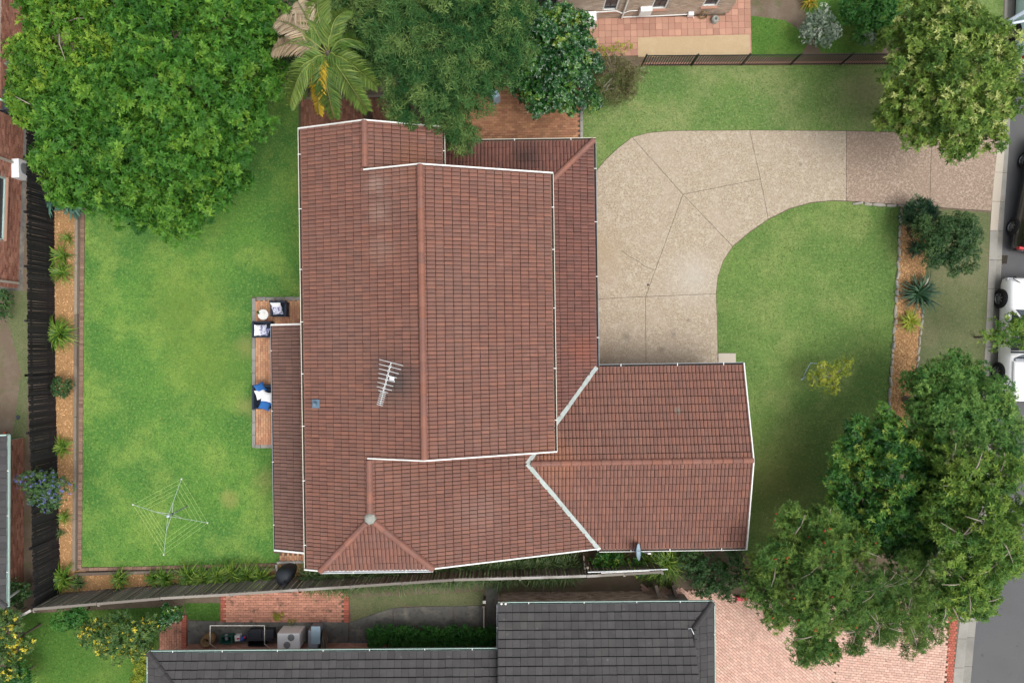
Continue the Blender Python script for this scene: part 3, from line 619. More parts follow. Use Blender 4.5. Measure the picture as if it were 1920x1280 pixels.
def board(parent, a, b, m, w=.048, h=.22, name='barge_board', lift=.085):
    a, b = Vector(a), Vector(b); d = (b - a).normalized(); s_ = d.cross(Vector((0, 0, 1))).normalized() * w / 2; z1 = Vector((0, 0, lift)); z0 = Vector((0, 0, lift - h))
    vs = [p + q + z for p in (a, b) for q, z in ((-s_, z0), (s_, z0), (s_, z1), (-s_, z1))]
    return MB().add(vs, [(0, 1, 2, 3), (7, 6, 5, 4), (0, 4, 5, 1), (1, 5, 6, 2), (2, 6, 7, 3), (3, 7, 4, 0)]).build(name, m, parent)

# ---- the tiled house
t, tg = .335, .262
he = 2.6; uE = 3.526; uS, hr = -5.416, 5.596; uW_, hW = -8.07, 4.707; uC, hc = -3.256, 6.319; uE1, h1 = 1.589, 4.696
vcN = HU(1032, 325, h1)[1]; vcS = HU(1037, 846, h1)[1]
vN2 = HU(680, 226, hr)[1]; vS2 = HU(1120, 1027, he)[1]
uN = HU(828, 237, 4.8)[0]; hN = hr - t * (uN - uS)
va = HU(693, 972, hr)[1]; hH = 4.86
uh0, vHe = HU(601, 1069, hH); uh1 = HU(812, 1067, hH)[0]
vgN = HU(1250, 686, he)[1]; vgS = HU(1250, 1027.5, he)[1]; ug = HU(1394, 684, he)[0]; vg = (vgN + vgS) / 2; hg = he + tg * (vgN - vgS) / 2
uA = uE - (hg - he) / t
vNe = HU(970, 265.5, he)[1]; uN0 = HU(832, 265, he)[0]
uWall = uE1 - .45
uV, hV = HU(514, 820, 2.45)[0], 2.45; vV0 = HU(513, 609, 2.45)[1]; vV1 = HU(516, 1030, 2.45)[1]
house = thing('house', HW(-3, -.5), 'large split-level house with terracotta tiled roofs in the middle of the block', 'house')
roof = MB(); RF = Roof(None, M['tile'], 'roll', n_ind=300)
roof_part = link('roof', bpy.data.meshes.new('roof'), M['sarking'], house); RF.part = roof_part
xy = lambda L: [HW(u, v) for u, v in L]
eu_ = HW(1, 0); ev_ = HW(0, 1)
hE = lambda u: he + t * (uE - u); hWt = lambda u: hW + t * (u - uW_)
# west plane
for L in ([(uW_, vN2), (uW_, vcN), (uS, vcN), (uS, vN2)], [(uW_, vcN), (uW_, vcS), (uC, vcS), (uC, vcN)], [(uW_, vcS), (uW_, vS2), (uh0, vS2), (uS, va), (uS, vcS)]):
    RF.plane(HW(uW_, 0, hW), HW(uW_, 5, hW), eu_, xy(L), t)
# east planes
for L in ([(uS, vN2), (uN, vN2), (uN, vcN - .05), (uS, vcN - .05)],):
    RF.plane(HW(uN, 0, hN), HW(uN, 5, hN), -eu_, xy(L), t)
RF.plane(HW(uE1, 0, h1), HW(uE1, 5, h1), -eu_, xy([(uC, vcN), (uE1, vcN), (uE1, vcS), (uC, vcS)]), t)
vvc = vgN - (uE - .9) * 0
for L in ([(uS, vg), (uS, va), (uh1, vS2), (uE, vS2), (uA, vg)], [(uS, vcS + .3), (uS, vg), (uA, vg), (uA + (uE - uA) * (vcS + .3 - vg) / (vgN - vg), vcS + .3)],
          ):
    RF.plane(HW(uE, 0, he), HW(uE, 5, he), -eu_, xy(L), t)
RD = Roof(roof_part, M['tile_deep_shade'], 'roll', n_ind=0)
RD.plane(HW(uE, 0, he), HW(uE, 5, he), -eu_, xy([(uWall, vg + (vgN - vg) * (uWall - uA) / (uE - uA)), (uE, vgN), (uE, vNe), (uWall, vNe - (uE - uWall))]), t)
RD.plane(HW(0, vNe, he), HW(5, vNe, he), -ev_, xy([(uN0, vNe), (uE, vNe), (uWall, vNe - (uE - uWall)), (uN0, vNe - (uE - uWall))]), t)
tH = (hr - hH) / (va - vHe)
RF.plane(HW(0, vHe, hH), HW(5, vHe, hH), ev_, xy([(uh0, vHe), (uh1, vHe), (uS, va)]), tH)
RF.plane(HW(0, vgN, he), HW(5, vgN, he), -ev_, xy([(uE, vgN), (ug, vgN), (ug, vg), (uA, vg)]), tg)
RF.plane(HW(0, vgS, he), HW(5, vgS, he), ev_, xy([(uA, vg), (ug, vg), (ug, vgS), (uE, vgS)]), tg)
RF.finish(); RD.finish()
me = roof_part.data; me.from_pydata(RF.sheet.v + RD.sheet.v, [], RF.sheet.f + [tuple(i + len(RF.sheet.v) for i in f) for f in RD.sheet.f]); me.update()
vr = thing('verandah', HW(uV, -2), 'lower brown tiled verandah roof along the west side of the house', 'verandah')
vpart = link('verandah_roof', bpy.data.meshes.new('verandah_roof'), M['sarking'], vr)
VF = Roof(vpart, M['tile_brown'], 'roll', n_ind=260)
uVw = uW_ + .45
VF.plane(HW(uV, 0, hV), HW(uV, 5, hV), eu_, xy([(uV, vV0), (uVw, vV0), (uVw, vV1), (uV, vV1)]), t); VF.finish()
vpart.data.from_pydata(VF.sheet.v, [], VF.sheet.f); vpart.data.update()
gutter(vr, HW(uV, vV0, hV + .02), HW(uV, vV1, hV + .02), -eu_, M['acgrey'], .09)
board(vr, HW(uV - .05, vV0, hV), HW(uVw, vV0, hV + t * (uVw - uV)), M['white'], .07); board(vr, HW(uV - .05, vV1, hV), HW(uVw, vV1, hV + t * (uVw - uV)), M['white'], .07)
for k in range(4):
    vv = vV0 + (vV1 - vV0) * (k + .1) / 3.2; MB().tube([HW(uV + .12, vv, 0), HW(uV + .12, vv, hV)], .05, 8).build('post', M['white'], vr)
# ridge and hip tiles
caps(roof_part, HW(uC, vcS + .04, hc), HW(uC, vcN - .04, hc), M['ridge']); caps(roof_part, HW(uS, vcN + .1, hr), HW(uS, vN2 - .04, hr), M['ridge'])
caps(roof_part, HW(uS, va + .22, hr), HW(uS, vcS - .1, hr), M['ridge'])
ap = HW(uS, va, hr); c0 = HW(uh0, vHe, hH); c1 = HW(uh1, vHe, hH)
caps(roof_part, c0, c0.lerp(ap, .93), M['ridge'], 'hip_tile'); caps(roof_part, c1, c1.lerp(ap, .93), M['ridge'], 'hip_tile')
caps(roof_part, HW(uE, vNe, he), HW(uWall, vNe - (uE - uWall), he + t * (uE - uWall)), M['ridge'], 'hip_tile')
caps(roof_part, HW(uA + .15, vg, hg), HW(ug - .03, vg, hg), M['ridge'])
MB().lathe(ap + Vector((0, 0, -.04)), [(.24, .0), (.21, .09), (.12, .16), (.03, .18), (0, .18)], 7, smooth=False).build('mortar_cap', M['mortar'], roof_part)
def valley(a, b, w=.085):
    a, b = Vector(a), Vector(b); n = 14; mb = MB(); d = (b - a).normalized(); s_ = d.cross(Vector((0, 0, 1))).normalized(); vs = []
    for i in range(n + 1):
        p = a.lerp(b, i / n)
        for k in (-1, 1): vs.append(p + s_ * (k * w * random.uniform(.88, 1.12)) + Vector((0, 0, .072)))
    return mb.add(vs, [(2 * i, 2 * i + 1, 2 * i + 3, 2 * i + 2) for i in range(n)]).build('valley_flashing', M['zinc'], roof_part)
valley(HW(uA, vg, hg), HW(uE, vgS, he)); valley(HW(uA, vg, hg), HW(uE, vgN, he))
# gutters and barge boards
gutter(house, HW(uW_, vN2, hW + .03), HW(uW_, vS2, hW + .03), -eu_, M['cream']); gutter(house, HW(uE1, vcN, h1 + .03), HW(uE1, vcS, h1 + .03), eu_, M['cream'])
gutter(house, HW(uN, vN2, hN + .03), HW(uN, vcN, hN + .03), eu_, M['cream']); gutter(house, HW(uE, vNe, he + .03), HW(uE, vgN, he + .03), eu_, M['acgrey'])
gutter(house, HW(uN0, vNe, he + .03), HW(uE + .1, vNe, he + .03), ev_, M['cream']); gutter(house, HW(uh0, vHe, hH + .03), HW(uh1, vHe, hH + .03), -ev_, M['metalw'], dirt=False)
gutter(house, HW(uE + .1, vgN, he + .03), HW(ug, vgN, he + .03), ev_, M['acgrey']); gutter(house, HW(uE, vgS, he + .03), HW(ug, vgS, he + .03), -ev_, M['white'])
for a, b in ((HW(uW_ - .1, vN2, hW), HW(uS, vN2, hr)), (HW(uS, vN2, hr), HW(uN + .1, vN2, hN)), (HW(uS - .05, vcN, hr + .02), HW(uC, vcN, hc)), (HW(uC, vcN, hc), HW(uE1 + .1, vcN, h1)),
             (HW(uS - .05, vcS, hr + .02), HW(uC, vcS, hc)), (HW(uC, vcS, hc), HW(uE1 + .1, vcS, h1)), (HW(uW_ - .1, vS2, hW), HW(uh0, vS2, hWt(uh0))), (HW(uh1, vS2, hE(uh1)), HW(uE + .05, vS2, he)),
             (HW(ug, vgN + .1, he), HW(ug, vg, hg)), (HW(ug, vg, hg), HW(ug, vgS - .1, he))):
    board(house, a, b, M['white'])
# walls under the eaves (recessed behind gutters)
def wall(u0, u1, v0, v1, z0, z1, name='wall'):
    P = [HW(u0, v0), HW(u1, v0), HW(u1, v1), HW(u0, v1)]; MB().prism(P, z0, z1).build(name, M['redbrick'], house)
wall(uW_ + .5, uN - .45, vS2 + .5, vN2 - .5, 0, 4.55); wall(uN - .44, uE1 - .5, vcS + .4, vcN - .4, 0, 4.55); wall(uE1 - .49, uE - .5, vgN - .2, vNe - .6, 0, 2.5)
wall(uN - .44, ug - .4, vgS + .5, vgN - .5, 0, 2.45)
for vv, ho in ((vcN - .41, 0), (vcS + .41, 0)):           # gable infills of the upper storey
    P = [HW(uS, vv, 4.5), HW(uE1 - .5, vv, 4.5), HW(uE1 - .5, vv, h1 + t * .4), HW(uC, vv, hc - .1), HW(uS, vv, hr - .08)]
    Q = [p + ev_ * (.1 if vv < 0 else -.1) for p in P]; n = 5
    MB().add(P + Q, [tuple(range(5)), tuple(range(9, 4, -1))] + [(i, (i + 1) % 5, 5 + (i + 1) % 5, 5 + i) for i in range(5)]).build('gable_wall', M['redbrick'], house)
vv = vN2 - .51; P = [HW(uW_ + .5, vv, 4.55), HW(uN - .45, vv, 4.55), HW(uN - .45, vv, hN), HW(uS, vv, hr - .1), HW(uW_ + .5, vv, hW + .1)]; Q = [p - ev_ * .1 for p in P]
MB().add(P + Q, [tuple(range(5)), tuple(range(9, 4, -1))] + [(i, (i + 1) % 5, 5 + (i + 1) % 5, 5 + i) for i in range(5)]).build('gable_wall', M['redbrick'], house)

# roof fittings
vent = thing('roof_vent', G(591, 757, 5.0), 'small blue-grey vent pipe with square flashing on the western roof slope', 'roof vent')
uu, vv = HU(591, 757, 5.05); c = HW(uu, vv, hWt(uu) + .085); nrm = Vector((-t, 0, 1)).normalized()
Rm = Vector((0, 0, 1)).rotation_difference(nrm).to_matrix()
MB().box(c, (.33, .33, .012), M=Rm).build('flashing', M['steelblue'], vent); MB().lathe(c, [(.09, 0), (.07, .05), (.05, .10), (.05, .22), (.075, .23), (.07, .28), (0, .30)], 12).build('vent_pipe', M['steelblue'], vent)
ant = thing('television_antenna', G(737, 712, 6.1), 'silver rooftop television antenna with many crossbars beside a dark roof stain', 'antenna')
hA = 7.05
az = lambda x, y, h=hA: G(680 + x / 11.64, 660 + y / 11.64, h)
base = G(737, 711, 5.95); uu = HU(737, 711, 5.95)[0]
MB().tube([az(655, 590, hWt(uu)), az(655, 590, hA - .02)], .022, 8).build('mast', M['metalw'], ant)
MB().box(az(640, 575, hA - .05), (.16, .12, .07), -.25).build('clamp', M['metalw'], ant); MB().tube([az(655, 590, hA - .02), az(700, 640, hA - .02)], .015, 6).build('stay', M['metalw'], ant)
MB().tube([az(540, 500), az(660, 600)], .015, 6).build('boom_clamp', M['metalw'], ant)
MB().tube([az(455, 860), az(378, 1150)], .012, 6).build('boom', M['greengut'], ant)
zz = [(610, 225), (570, 320), (545, 410), (520, 510), (500, 600), (475, 700), (440, 790), (425, 865)]; z2 = [(640, 225), (618, 320), (595, 410), (570, 510), (545, 600), (515, 700), (490, 790), (470, 865)]
for A, B in ((zz, z2), (z2, zz)):
    pts = []
    for i in range(len(A)): pts.append(az(*(A[i] if i % 2 == 0 else B[i]), hA + (.02 if A is zz else 0)))
    MB().tube(pts, .011, 5).build('boom', M['metalw'], ant)
for x0, y0, x1, y1 in ((360, 158, 885, 295), (355, 260, 835, 380), (355, 358, 790, 470), (345, 458, 745, 560), (340, 558, 700, 650), (325, 655, 665, 743), (310, 750, 640, 835), (345, 832, 555, 888), (378, 875, 510, 908), (365, 918, 498, 950), (355, 960, 488, 993), (343, 1005, 475, 1038), (330, 1048, 463, 1083), (318, 1093, 450, 1125), (305, 1133, 437, 1170)):
    MB().tube([az(x0, y0, hA + .015), az(x1, y1, hA + .015)], .011, 6).build('crossbar', M['metalw'], ant)
dish = thing('satellite_dish', G(1196, 1027, 2.6), 'pale blue-grey satellite dish on a bracket at the garage gutter', 'satellite dish')
dc = G(1193, 1034, 3.0); ax = Vector((.93, .10, .36)).normalized()
pr = [(0, 0), (.12, .012), (.22, .045), (.30, .085), (.33, .105), (.335, .10), (.30, .075), (.22, .035), (.12, .002), (0, -.01)]
R3 = ax.to_track_quat('Z', 'Y').to_matrix()
mb = MB(); n = 28; vs = [dc + R3 @ Vector((r_ * math.cos(2 * math.pi * k / n) * 1.0, r_ * 1.12 * math.sin(2 * math.pi * k / n), z)) for r_, z in pr for k in range(n)]
mb.add(vs, [(i * n + k, i * n + (k + 1) % n, (i + 1) * n + (k + 1) % n, (i + 1) * n + k) for i in range(len(pr) - 1) for k in range(n)], True).build('reflector', M['dish'], dish)
fp = G(1217, 1037, 3.05); MB().tube([dc + Vector((.02, 0, -.2)), fp], .014, 6).build('feed_arm', M['acgrey'], dish); MB().lathe(fp, [(0, -.07), (.035, -.07), (.04, .03), (.03, .06), (0, .06)], 10, axis=-ax).build('feed_horn', M['white'], dish)
MB().tube([dc, dc + Vector((-.12, .02, -.05)), G(1193, 1026, 2.62)], .022, 8).build('bracket', M['acgrey'], dish)

# ------------------------------------------------------------------ neighbouring houses
def brickwall(parent, a, b, h, m, z0=0, holes=(), th=.11):
    """one wall of individual bricks with recessed mortar; holes: (s0,s1,z0,z1)"""
    a, b = Vector((a.x, a.y, 0)), Vector((b.x, b.y, 0)); d = b - a; L = d.length; d.normalize(); ang = math.atan2(d.y, d.x); nv = Vector((-d.y, d.x, 0))
    bl, bh = .24, .086
    mb = MB(); r = random.Random(3); rows = int(h / bh)
    for j in range(rows):
        x = -.12 if j % 2 else 0
        while x < L - .05:
            x0, x1 = max(0, x), min(L, x + bl); x += bl
            if x1 - x0 < .04: continue
            zc = z0 + (j + .5) * bh; hit = False
            for s0, s1, q0, q1 in holes:
                if x1 > s0 and x0 < s1 and zc > q0 and zc < q1: hit = True
            if hit: continue
            mb.box(a + d * ((x0 + x1) / 2) - nv * (th / 2 - r.uniform(0, .004)) + Vector((0, 0, zc)), (x1 - x0 - .011, th, bh - .011), ang)
    mortar = MB(); 
    cuts = sorted(holes); s = 0
    segs = []
    for s0, s1, q0, q1 in cuts:
        segs.append((s, s0, z0, z0 + h)); segs.append((s0, s1, z0, q0)); segs.append((s0, s1, q1, z0 + h)); s = s1
    segs.append((s, L, z0, z0 + h))
    for s0, s1, q0, q1 in segs:
        if s1 - s0 > .01 and q1 - q0 > .01: mortar.box(a + d * ((s0 + s1) / 2) - nv * (th / 2 + .012) + Vector((0, 0, (q0 + q1) / 2)), (s1 - s0, th, q1 - q0), ang)
    w = mortar.build('wall', M['mort'], parent); stuff(mb.build('brick_courses', m, w)); return d, nv, ang
def window(parent, a, d, nv, ang, s0, s1, z0, z1, fr, nx=2, nz=2):
    c = lambda s, z, off: Vector((a.x, a.y, 0)) + d * s + Vector((0, 0, z)) - nv * off
    f = MB()
    for s in (s0, s1): f.box(c(s, (z0 + z1) / 2, .04), (.05, .07, z1 - z0 + .05), ang)
    for z in (z0, z1): f.box(c((s0 + s1) / 2, z, .04), (s1 - s0 - .052, .07, .05), ang)
    o = f.build('window_frame', fr, parent)
    for i in range(nx):
        for j in range(nz):
            a0 = s0 + .03 + (s1 - s0 - .06) * i / nx; a1 = s0 + .03 + (s1 - s0 - .06) * (i + 1) / nx; b0 = z0 + .03 + (z1 - z0 - .06) * j / nz; b1 = z0 + .03 + (z1 - z0 - .06) * (j + 1) / nz
            MB().box(c((a0 + a1) / 2, (b0 + b1) / 2, .07), (a1 - a0 - .03, .012, b1 - b0 - .03), ang).build('pane', M['wglass'], o)
    MB().box(c((s0 + s1) / 2, z0 - .05, -.02), (s1 - s0 + .14, .16, .05), ang).build('sill', M['terratile'], o)
def simple_roof(parent, P3, up, slope, m, gutm, n_ind, shift=0.0, extra=None): pass

# north neighbour: beige brick wall with windows
nh = thing('beige_brick_house', G(1180, 20), 'beige brick neighbouring house with white framed windows at the top edge', 'house')
b, a = G(985, 41), G(1366, 25.5)
L = (b - a).length; sp = lambda x: (1366 - x) / (1366 - 985) * L
wins = [(sp(1333), sp(1308), .78, 1.9), (sp(1240), sp(1215), .72, 1.9), (sp(1150), sp(1126), .75, 1.9), (sp(1040), sp(1000), .35, 2.0)]
d, nv, ang = brickwall(nh, a, b, 2.6, M['beigebrick'], 0, wins)
for i, w in enumerate(wins): window(nh, a, d, nv, ang, *w, M['white'] if i < 3 else M['acgrey'], 2 if i < 3 else 4, 2 if i < 3 else 5)
brickwall(nh, a + Vector((0, 8, 0)), a + Vector((0, .0, 0)), 2.6, M['beigebrick'])
MB().prism([b + Vector((-1, .35, 0)), a + Vector((.3, .35, 0)), a + Vector((.3, 8, 0)), b + Vector((-1, 8, 0))], 2.62, 2.8).build('roof', M['charcoal'], nh)
wpos = lambda px, z, off=.06: Vector((a.x, a.y, 0)) + d * sp(px) + Vector((0, 0, z)) + nv * off
MB().tube([wpos(1165, 0.1), wpos(1165, 2.6)], .045, 8).build('downpipe', M['white'], nh)
MB().tube([wpos(1113, .75), wpos(1150, .80), wpos(1163, .55)], .03, 6).build('drain_pipe', M['white'], nh); MB().tube([wpos(1167, .18), wpos(1230, .17), wpos(1288, .2)], .03, 6).build('drain_pipe', M['white'], nh); MB().tube([wpos(1166, .55), wpos(1175, .75), wpos(1190, .75)], .025, 6).build('drain_pipe', M['white'], nh)
def ac(name, c, ang, dims, label, fans, m=None, group=None, top=False):
    o = thing(name, c, label, 'air conditioner', group); x, y, z = dims; R = Matrix.Rotation(ang, 3, 'Z'); c = Vector(c)
    MB().box(c + Vector((0, 0, z / 2 + .06)), (x, y, z), ang, bev=.025).build('casing', m or M['acw'], o)
    for fx, r_, *fy in fans:
        if top: MB().lathe(c + R @ Vector((fx, fy[0] if fy else 0, 0)) + Vector((0, 0, z + .062)), [(r_, 0), (r_, .015), (r_ * .9, .02), (r_ * .3, .012), (0, .03)], 20).build('fan_grille', M['fan'], o)
        else: MB().lathe(c + R @ Vector((fx, -y / 2, 0)) + Vector((0, 0, z * .55)), [(r_, 0), (r_, .02), (r_ * .9, .026), (r_ * .3, .015), (0, .035)], 20, axis=R @ Vector((0, -1, 0))).build('fan_grille', M['fan'], o)
    for k in (-1, 1): MB().box(c + R @ Vector((k * x * .38, 0, 0)) + Vector((0, 0, .03)), (.06, y * .95, .06), ang).build('foot', M['acgrey'], o)
    return o
ac('air_conditioner', wpos(1098, .0, .28), ang - math.pi, (.75, .42, .85), 'white outdoor unit against the beige brick wall beside the glossy shrub', [(-.1, .24)])
mbx = thing('meter_box', wpos(1204, .55, .1), 'white meter box mounted on the beige brick wall between windows', 'meter box'); MB().box(wpos(1204, .75, .1), (.52, .2, .5), ang, bev=.02).build('case', M['acw'], mbx); MB().box(wpos(1204, .76, .205), (.44, .012, .4), ang).build('door', M['white'], mbx)
sx = thing('junction_box', wpos(1292, .1), 'small white junction box low on the beige brick wall', 'junction box'); MB().box(wpos(1292, .28, .09), (.26, .16, .2), ang, bev=.02).build('case', M['acw'], sx); MB().tube([wpos(1296, .2), wpos(1301, .0, .2)], .02, 6).build('cable', M['white'], sx)
tp = thing('garden_tap', wpos(1316, .0, .1), 'coiled hose and tap beside the small white junction box', 'garden tap')
for k in range(3): MB().tube([wpos(1316, .25, .12) + Vector((.17 * math.cos(q / 16 * 6.283), -.03 * k + .16 * math.sin(q / 16 * 6.283) * .4, .16 * math.sin(q / 16 * 6.283))) for q in range(17)], .018, 6).build('hose_coil', M['terra'], tp)
MB().tube([wpos(1316, 0, .1), wpos(1316, .45, .1)], .015, 6).build('tap_pipe', M['metalw'], tp)
vp = thing('drain_vent', G(1339, 39), 'round grey-green drain vent standing on the terracotta paving', 'drain vent'); MB().lathe(G(1339, 39, .04), [(.17, 0), (.17, .18), (.13, .24), (.07, .25), (.07, .14), (0, .13)], 16).build('pot', M['mortar'], vp); MB().tube([G(1336, 32, .2), G(1342, 26, .25)], .015, 5).build('stick', M['bark'], vp)

# west neighbour: red brick wall
wh = thing('red_brick_house', G(30, 390), 'red brick neighbouring house wall with pale downpipes at the left edge', 'house')
a, b = G(34, 541), G(45, 229)
L = (b - a).length; sy_ = lambda y: (541 - y) / (541 - 229) * L
wins = [(sy_(455), sy_(345), .95, 2.1)]
d, nv, ang = brickwall(wh, b, a, 2.5, M['redbrick'], 0, [(L - sy_(345), L - sy_(455), .98, 2.1)])
window(wh, b, d, nv, ang, L - sy_(345), L - sy_(455), .98, 2.1, M['greengut'], 3, 1)
MB().prism([a + Vector((-.45, 0, 0)), b + Vector((-.45, 0, 0)), b + Vector((-9, 0, 0)), a + Vector((-9, 0, 0))], 2.52, 2.7).build('roof', M['charcoal'], wh)
for yy in (312, 531):
    p = b + d * (L - sy_(yy)) + Vector((.06, 0, 0)); MB().box(p + Vector((0, 0, 1.25)), (.08, .10, 2.4)).build('downpipe', M['apron'], wh)
ac('air_conditioner', G(48, 322), math.pi / 2 + .03, (.85, .34, .62), 'white outdoor unit beside the red brick wall near the left edge', [(.05, .25)])
# far north-west outbuilding
ob = thing('outbuilding', G(15, 100), 'dark roofed brick outbuilding half hidden by the lime tree', 'shed')
brickwall(ob, G(52, -30), G(47, 225), 1.6, M['redbrick']); MB().prism([G(26, -60), G(26, 30), G(60, 5), G(60, -60)], 1.62, 1.75).build('roof', M['charcoal'], ob)
MB().box(G(14, 195, .9), (1.6, .9, 1.0), .1).build('bay', M['bin'], ob); MB().tube([G(-20, 180, 1.6), G(28, 196, 1.6)], .05, 8).build('gutter', M['greengut'], ob); MB().prism([G(-60, -60), G(22, -60), G(22, 170), G(-60, 170)], 0, 1.5).build('wall', M['redbrick'], ob)

# south-west neighbour: roof edge and brick wall
sw = thing('south_west_house', G(20, 980), 'neighbouring house with grey roof edge and red brick wall at lower left', 'house')
a, b = G(46, 820), G(44, 1100)
brickwall(sw, a, b, 2.35, M['redbrick'])
e0, e1 = G(14, 815, 2.5), G(12.5, 1137, 2.5)
rp = link('roof', bpy.data.meshes.new('roof'), M['sarking'], sw); RF2 = Roof(rp, M['charcoal'], 'flat', n_ind=120)
RF2.plane(e0, e1, (-1, 0), [e0, e1, e1 + Vector((-3.5, 3, 0)), e0 + Vector((-3.5, 0, 0))], .33); RF2.finish(); rp.data.from_pydata(RF2.sheet.v, [], RF2.sheet.f); rp.data.update()
gutter(sw, e0 + Vector((0, 0, .03)), e1 + Vector((0, 0, .03)), (1, 0), M['greengut'], .09); caps(rp, e1, e1 + Vector((-2, 2, .66)), M['charcoal'], 'hip_tile')
board(sw, e0, e0 + Vector((-3.5, 0, 1.15)), M['greengut'])
MB().tube([G(46, 1098, .05), G(46, 1098, .6), G(14, 1122, 2.3)], .05, 8).build('downpipe', M['white'], sw)

# south neighbour: two charcoal roofs
sh = thing('charcoal_roof_house', G(850, 1230), 'neighbouring house with two charcoal tiled roofs along the bottom edge', 'house')
rp = link('roof', bpy.data.meshes.new('roof'), M['sarking'], sh); RF3 = Roof(rp, M['charcoal'], 'flat', w=.305, g=.345, n_ind=300); RF4 = Roof(rp, M['charcoal'], 'flat', w=.305, g=.345, n_ind=300)
hE2 = 2.45
a0, a1 = G(279, 1223, hE2), G(934, 1217.5, hE2); dn = Vector((0, -1, 0)); ws = .27
RF3.plane(a0, a1, (0, -1), [a0, a1, a1 + dn * 4.5, a0 + Vector((4.5 / 1.05, -4.5, 0))], ws); RF3.plane(a0, a0 + dn, (1, 0), [a0, a0 + dn * 4.5, a0 + Vector((4.4, -4.5, 0))], ws * 1.0)
caps(rp, a0, a0 + Vector((4.3, -4.4, 4.4 * ws)), M['charcoal'], 'hip_tile')
b0, b1 = G(934, 1132, hE2), G(1337, 1129, hE2); vx = G(1301, 1178, hE2 + .3)
RF4.plane(b0, b1, (0, -1), [b0, b1, Vector((vx.x, vx.y, 0)), Vector((b0.x, vx.y, 0))], ws); RF4.plane(b0, b1, (0, -1), [Vector((b0.x, vx.y, 0)), Vector((vx.x, vx.y, 0)), Vector((vx.x + .22, b0.y - 5.2, 0)), Vector((b0.x, b0.y - 5.2, 0))], ws)
RF4.plane(b1, b1 + Vector((.05, -5, 0)), (-1, 0), [b1, Vector((b1.x + .03, b1.y - 5.2, 0)), Vector((vx.x + .22, b0.y - 5.2, 0)), Vector((vx.x, vx.y, 0))], .30)
RF3.finish(); RF4.finish()
rp.data.from_pydata(RF3.sheet.v + RF4.sheet.v, [], RF3.sheet.f + [tuple(i + len(RF3.sheet.v) for i in f) for f in RF4.sheet.f]); rp.data.update()
caps(rp, b1 + Vector((-.03, 0, 0)), Vector((vx.x, vx.y, hE2 + .3)), M['charcoal'], 'hip_tile'); caps(rp, Vector((vx.x, vx.y, hE2 + .34)), Vector((vx.x + .2, b0.y - 5.1, hE2 + .5)), M['charcoal'], 'verge_tile', w=.16)
gutter(sh, a0 + Vector((0, 0, .03)), a1 + Vector((0, 0, .03)), (0, 1), M['greengut'], .09); gutter(sh, b0 + Vector((0, 0, .03)), b1 + Vector((0, 0, .03)), (0, 1), M['greengut'], .09); gutter(sh, b1 + Vector((0, 0, .03)), b1 + Vector((.03, -5.2, .03)), (1, 0), M['greengut'], .07); gutter(sh, b0 + Vector((0, 0, .03)), b0 + Vector((0, -5, .03)), (-1, 0), M['acgrey'], .06)
gutter(sh, a0 + Vector((0, 0, .03)), a0 + Vector((0, -4.5, .03)), (-1, 0), M['greengut'], .07)
brickwall(sh, G(934, 1110), G(1235, 1107), 2.35, M['creambrick']); brickwall(sh, G(356, 1206), G(930, 1202), 2.35, M['pinkbrick']); brickwall(sh, G(1235, 1108), G(1290, 1125), 2.35, M['creambrick'])
brickwall(sh, G(1288, 1126), G(1288, 1300), 2.35, M['creambrick']); MB().prism([G(942, 1112), G(1282, 1112), G(1282, 1330), G(942, 1330)], 0, 2.3).build('wall', M['mort'], sh); MB().prism([G(360, 1212), G(938, 1212), G(938, 1330), G(360, 1330)], 0, 2.3).build('wall', M['mort'], sh)
for x_ in (940, 948): MB().lathe(G(x_, 1130, 2.55), [(0, -.05), (.05, -.05), (.06, .05), (.03, .1), (0, .1)], 10).build('security_light', M['white'], sh)
MB().tube([G(1291, 1178, 2.9), G(1296, 1177, 2.95), G(1301, 1188, 2.95)], .02, 6).build('cable', M['metalw'], sh)

# ------------------------------------------------------------------ fences and edgings
def paling_fence(name, pts, h, m, label, capm, pw=.10, gap=.016, inside=1, gated=()):
    f = thing(name, pts[0].lerp(pts[-1], .5), label, 'fence'); r = random.Random(11)
    me = bpy.data.meshes.new('paling'); mb = MB().box((0, 0, h / 2), (pw, .018, h), bev=.004); me.from_pydata(mb.v, [], mb.f); me.materials.append(m)
    for a, b in zip(pts, pts[1:]):
        d = b - a; L = d.length; d.normalize(); ang = math.atan2(d.y, d.x); nv = Vector((-d.y, d.x, 0)) * inside; x = .05
        while x < L - .05:
            p = a + d * x + nv * r.choice((.02, .036)); o = bpy.data.objects.new('paling', me); COL.objects.link(o); par(o, f)
            o.matrix_basis = Matrix.Translation(p) @ Matrix.Rotation(ang + r.uniform(-.03, .03), 4, 'Z') @ Matrix.Rotation(r.uniform(-.012, .012), 4, 'Y') @ Matrix.Diagonal((r.uniform(.9, 1.05), 1, r.uniform(.965, 1.0), 1))
            x += pw + r.uniform(.2, 1.3) * gap
        for z in (.35, h - .35): MB().box(a.lerp(b, .5) - nv * .045 + Vector((0, 0, z)), (L, .05, .09), ang).build('rail', m, f)
        n = max(2, round(L / 2.4))
        for i in range(n + 1):
            p = a.lerp(b, i / n); MB().box(p - nv * .12 + Vector((0, 0, h / 2 - .05)), (.1, .1, h - .1), ang).build('post', m, f)
            if i < n and capm is not None:
                q = a.lerp(b, (i + .5) / n); MB().box(q - nv * .015 + Vector((0, 0, h + .016)), (L / n - .02, .11, .03), ang + r.uniform(-.006, .006), bev=.004).build('capping', capm, f)
    return f
TOPS = [(62, 1141), (300, 1121), (560, 1105), (850, 1086), (1100, 1079), (1243, 1071)]
FS = [Vector((G(x, y, 1.8).x, G(x, y, 1.8).y, 0)) for x, y in TOPS]
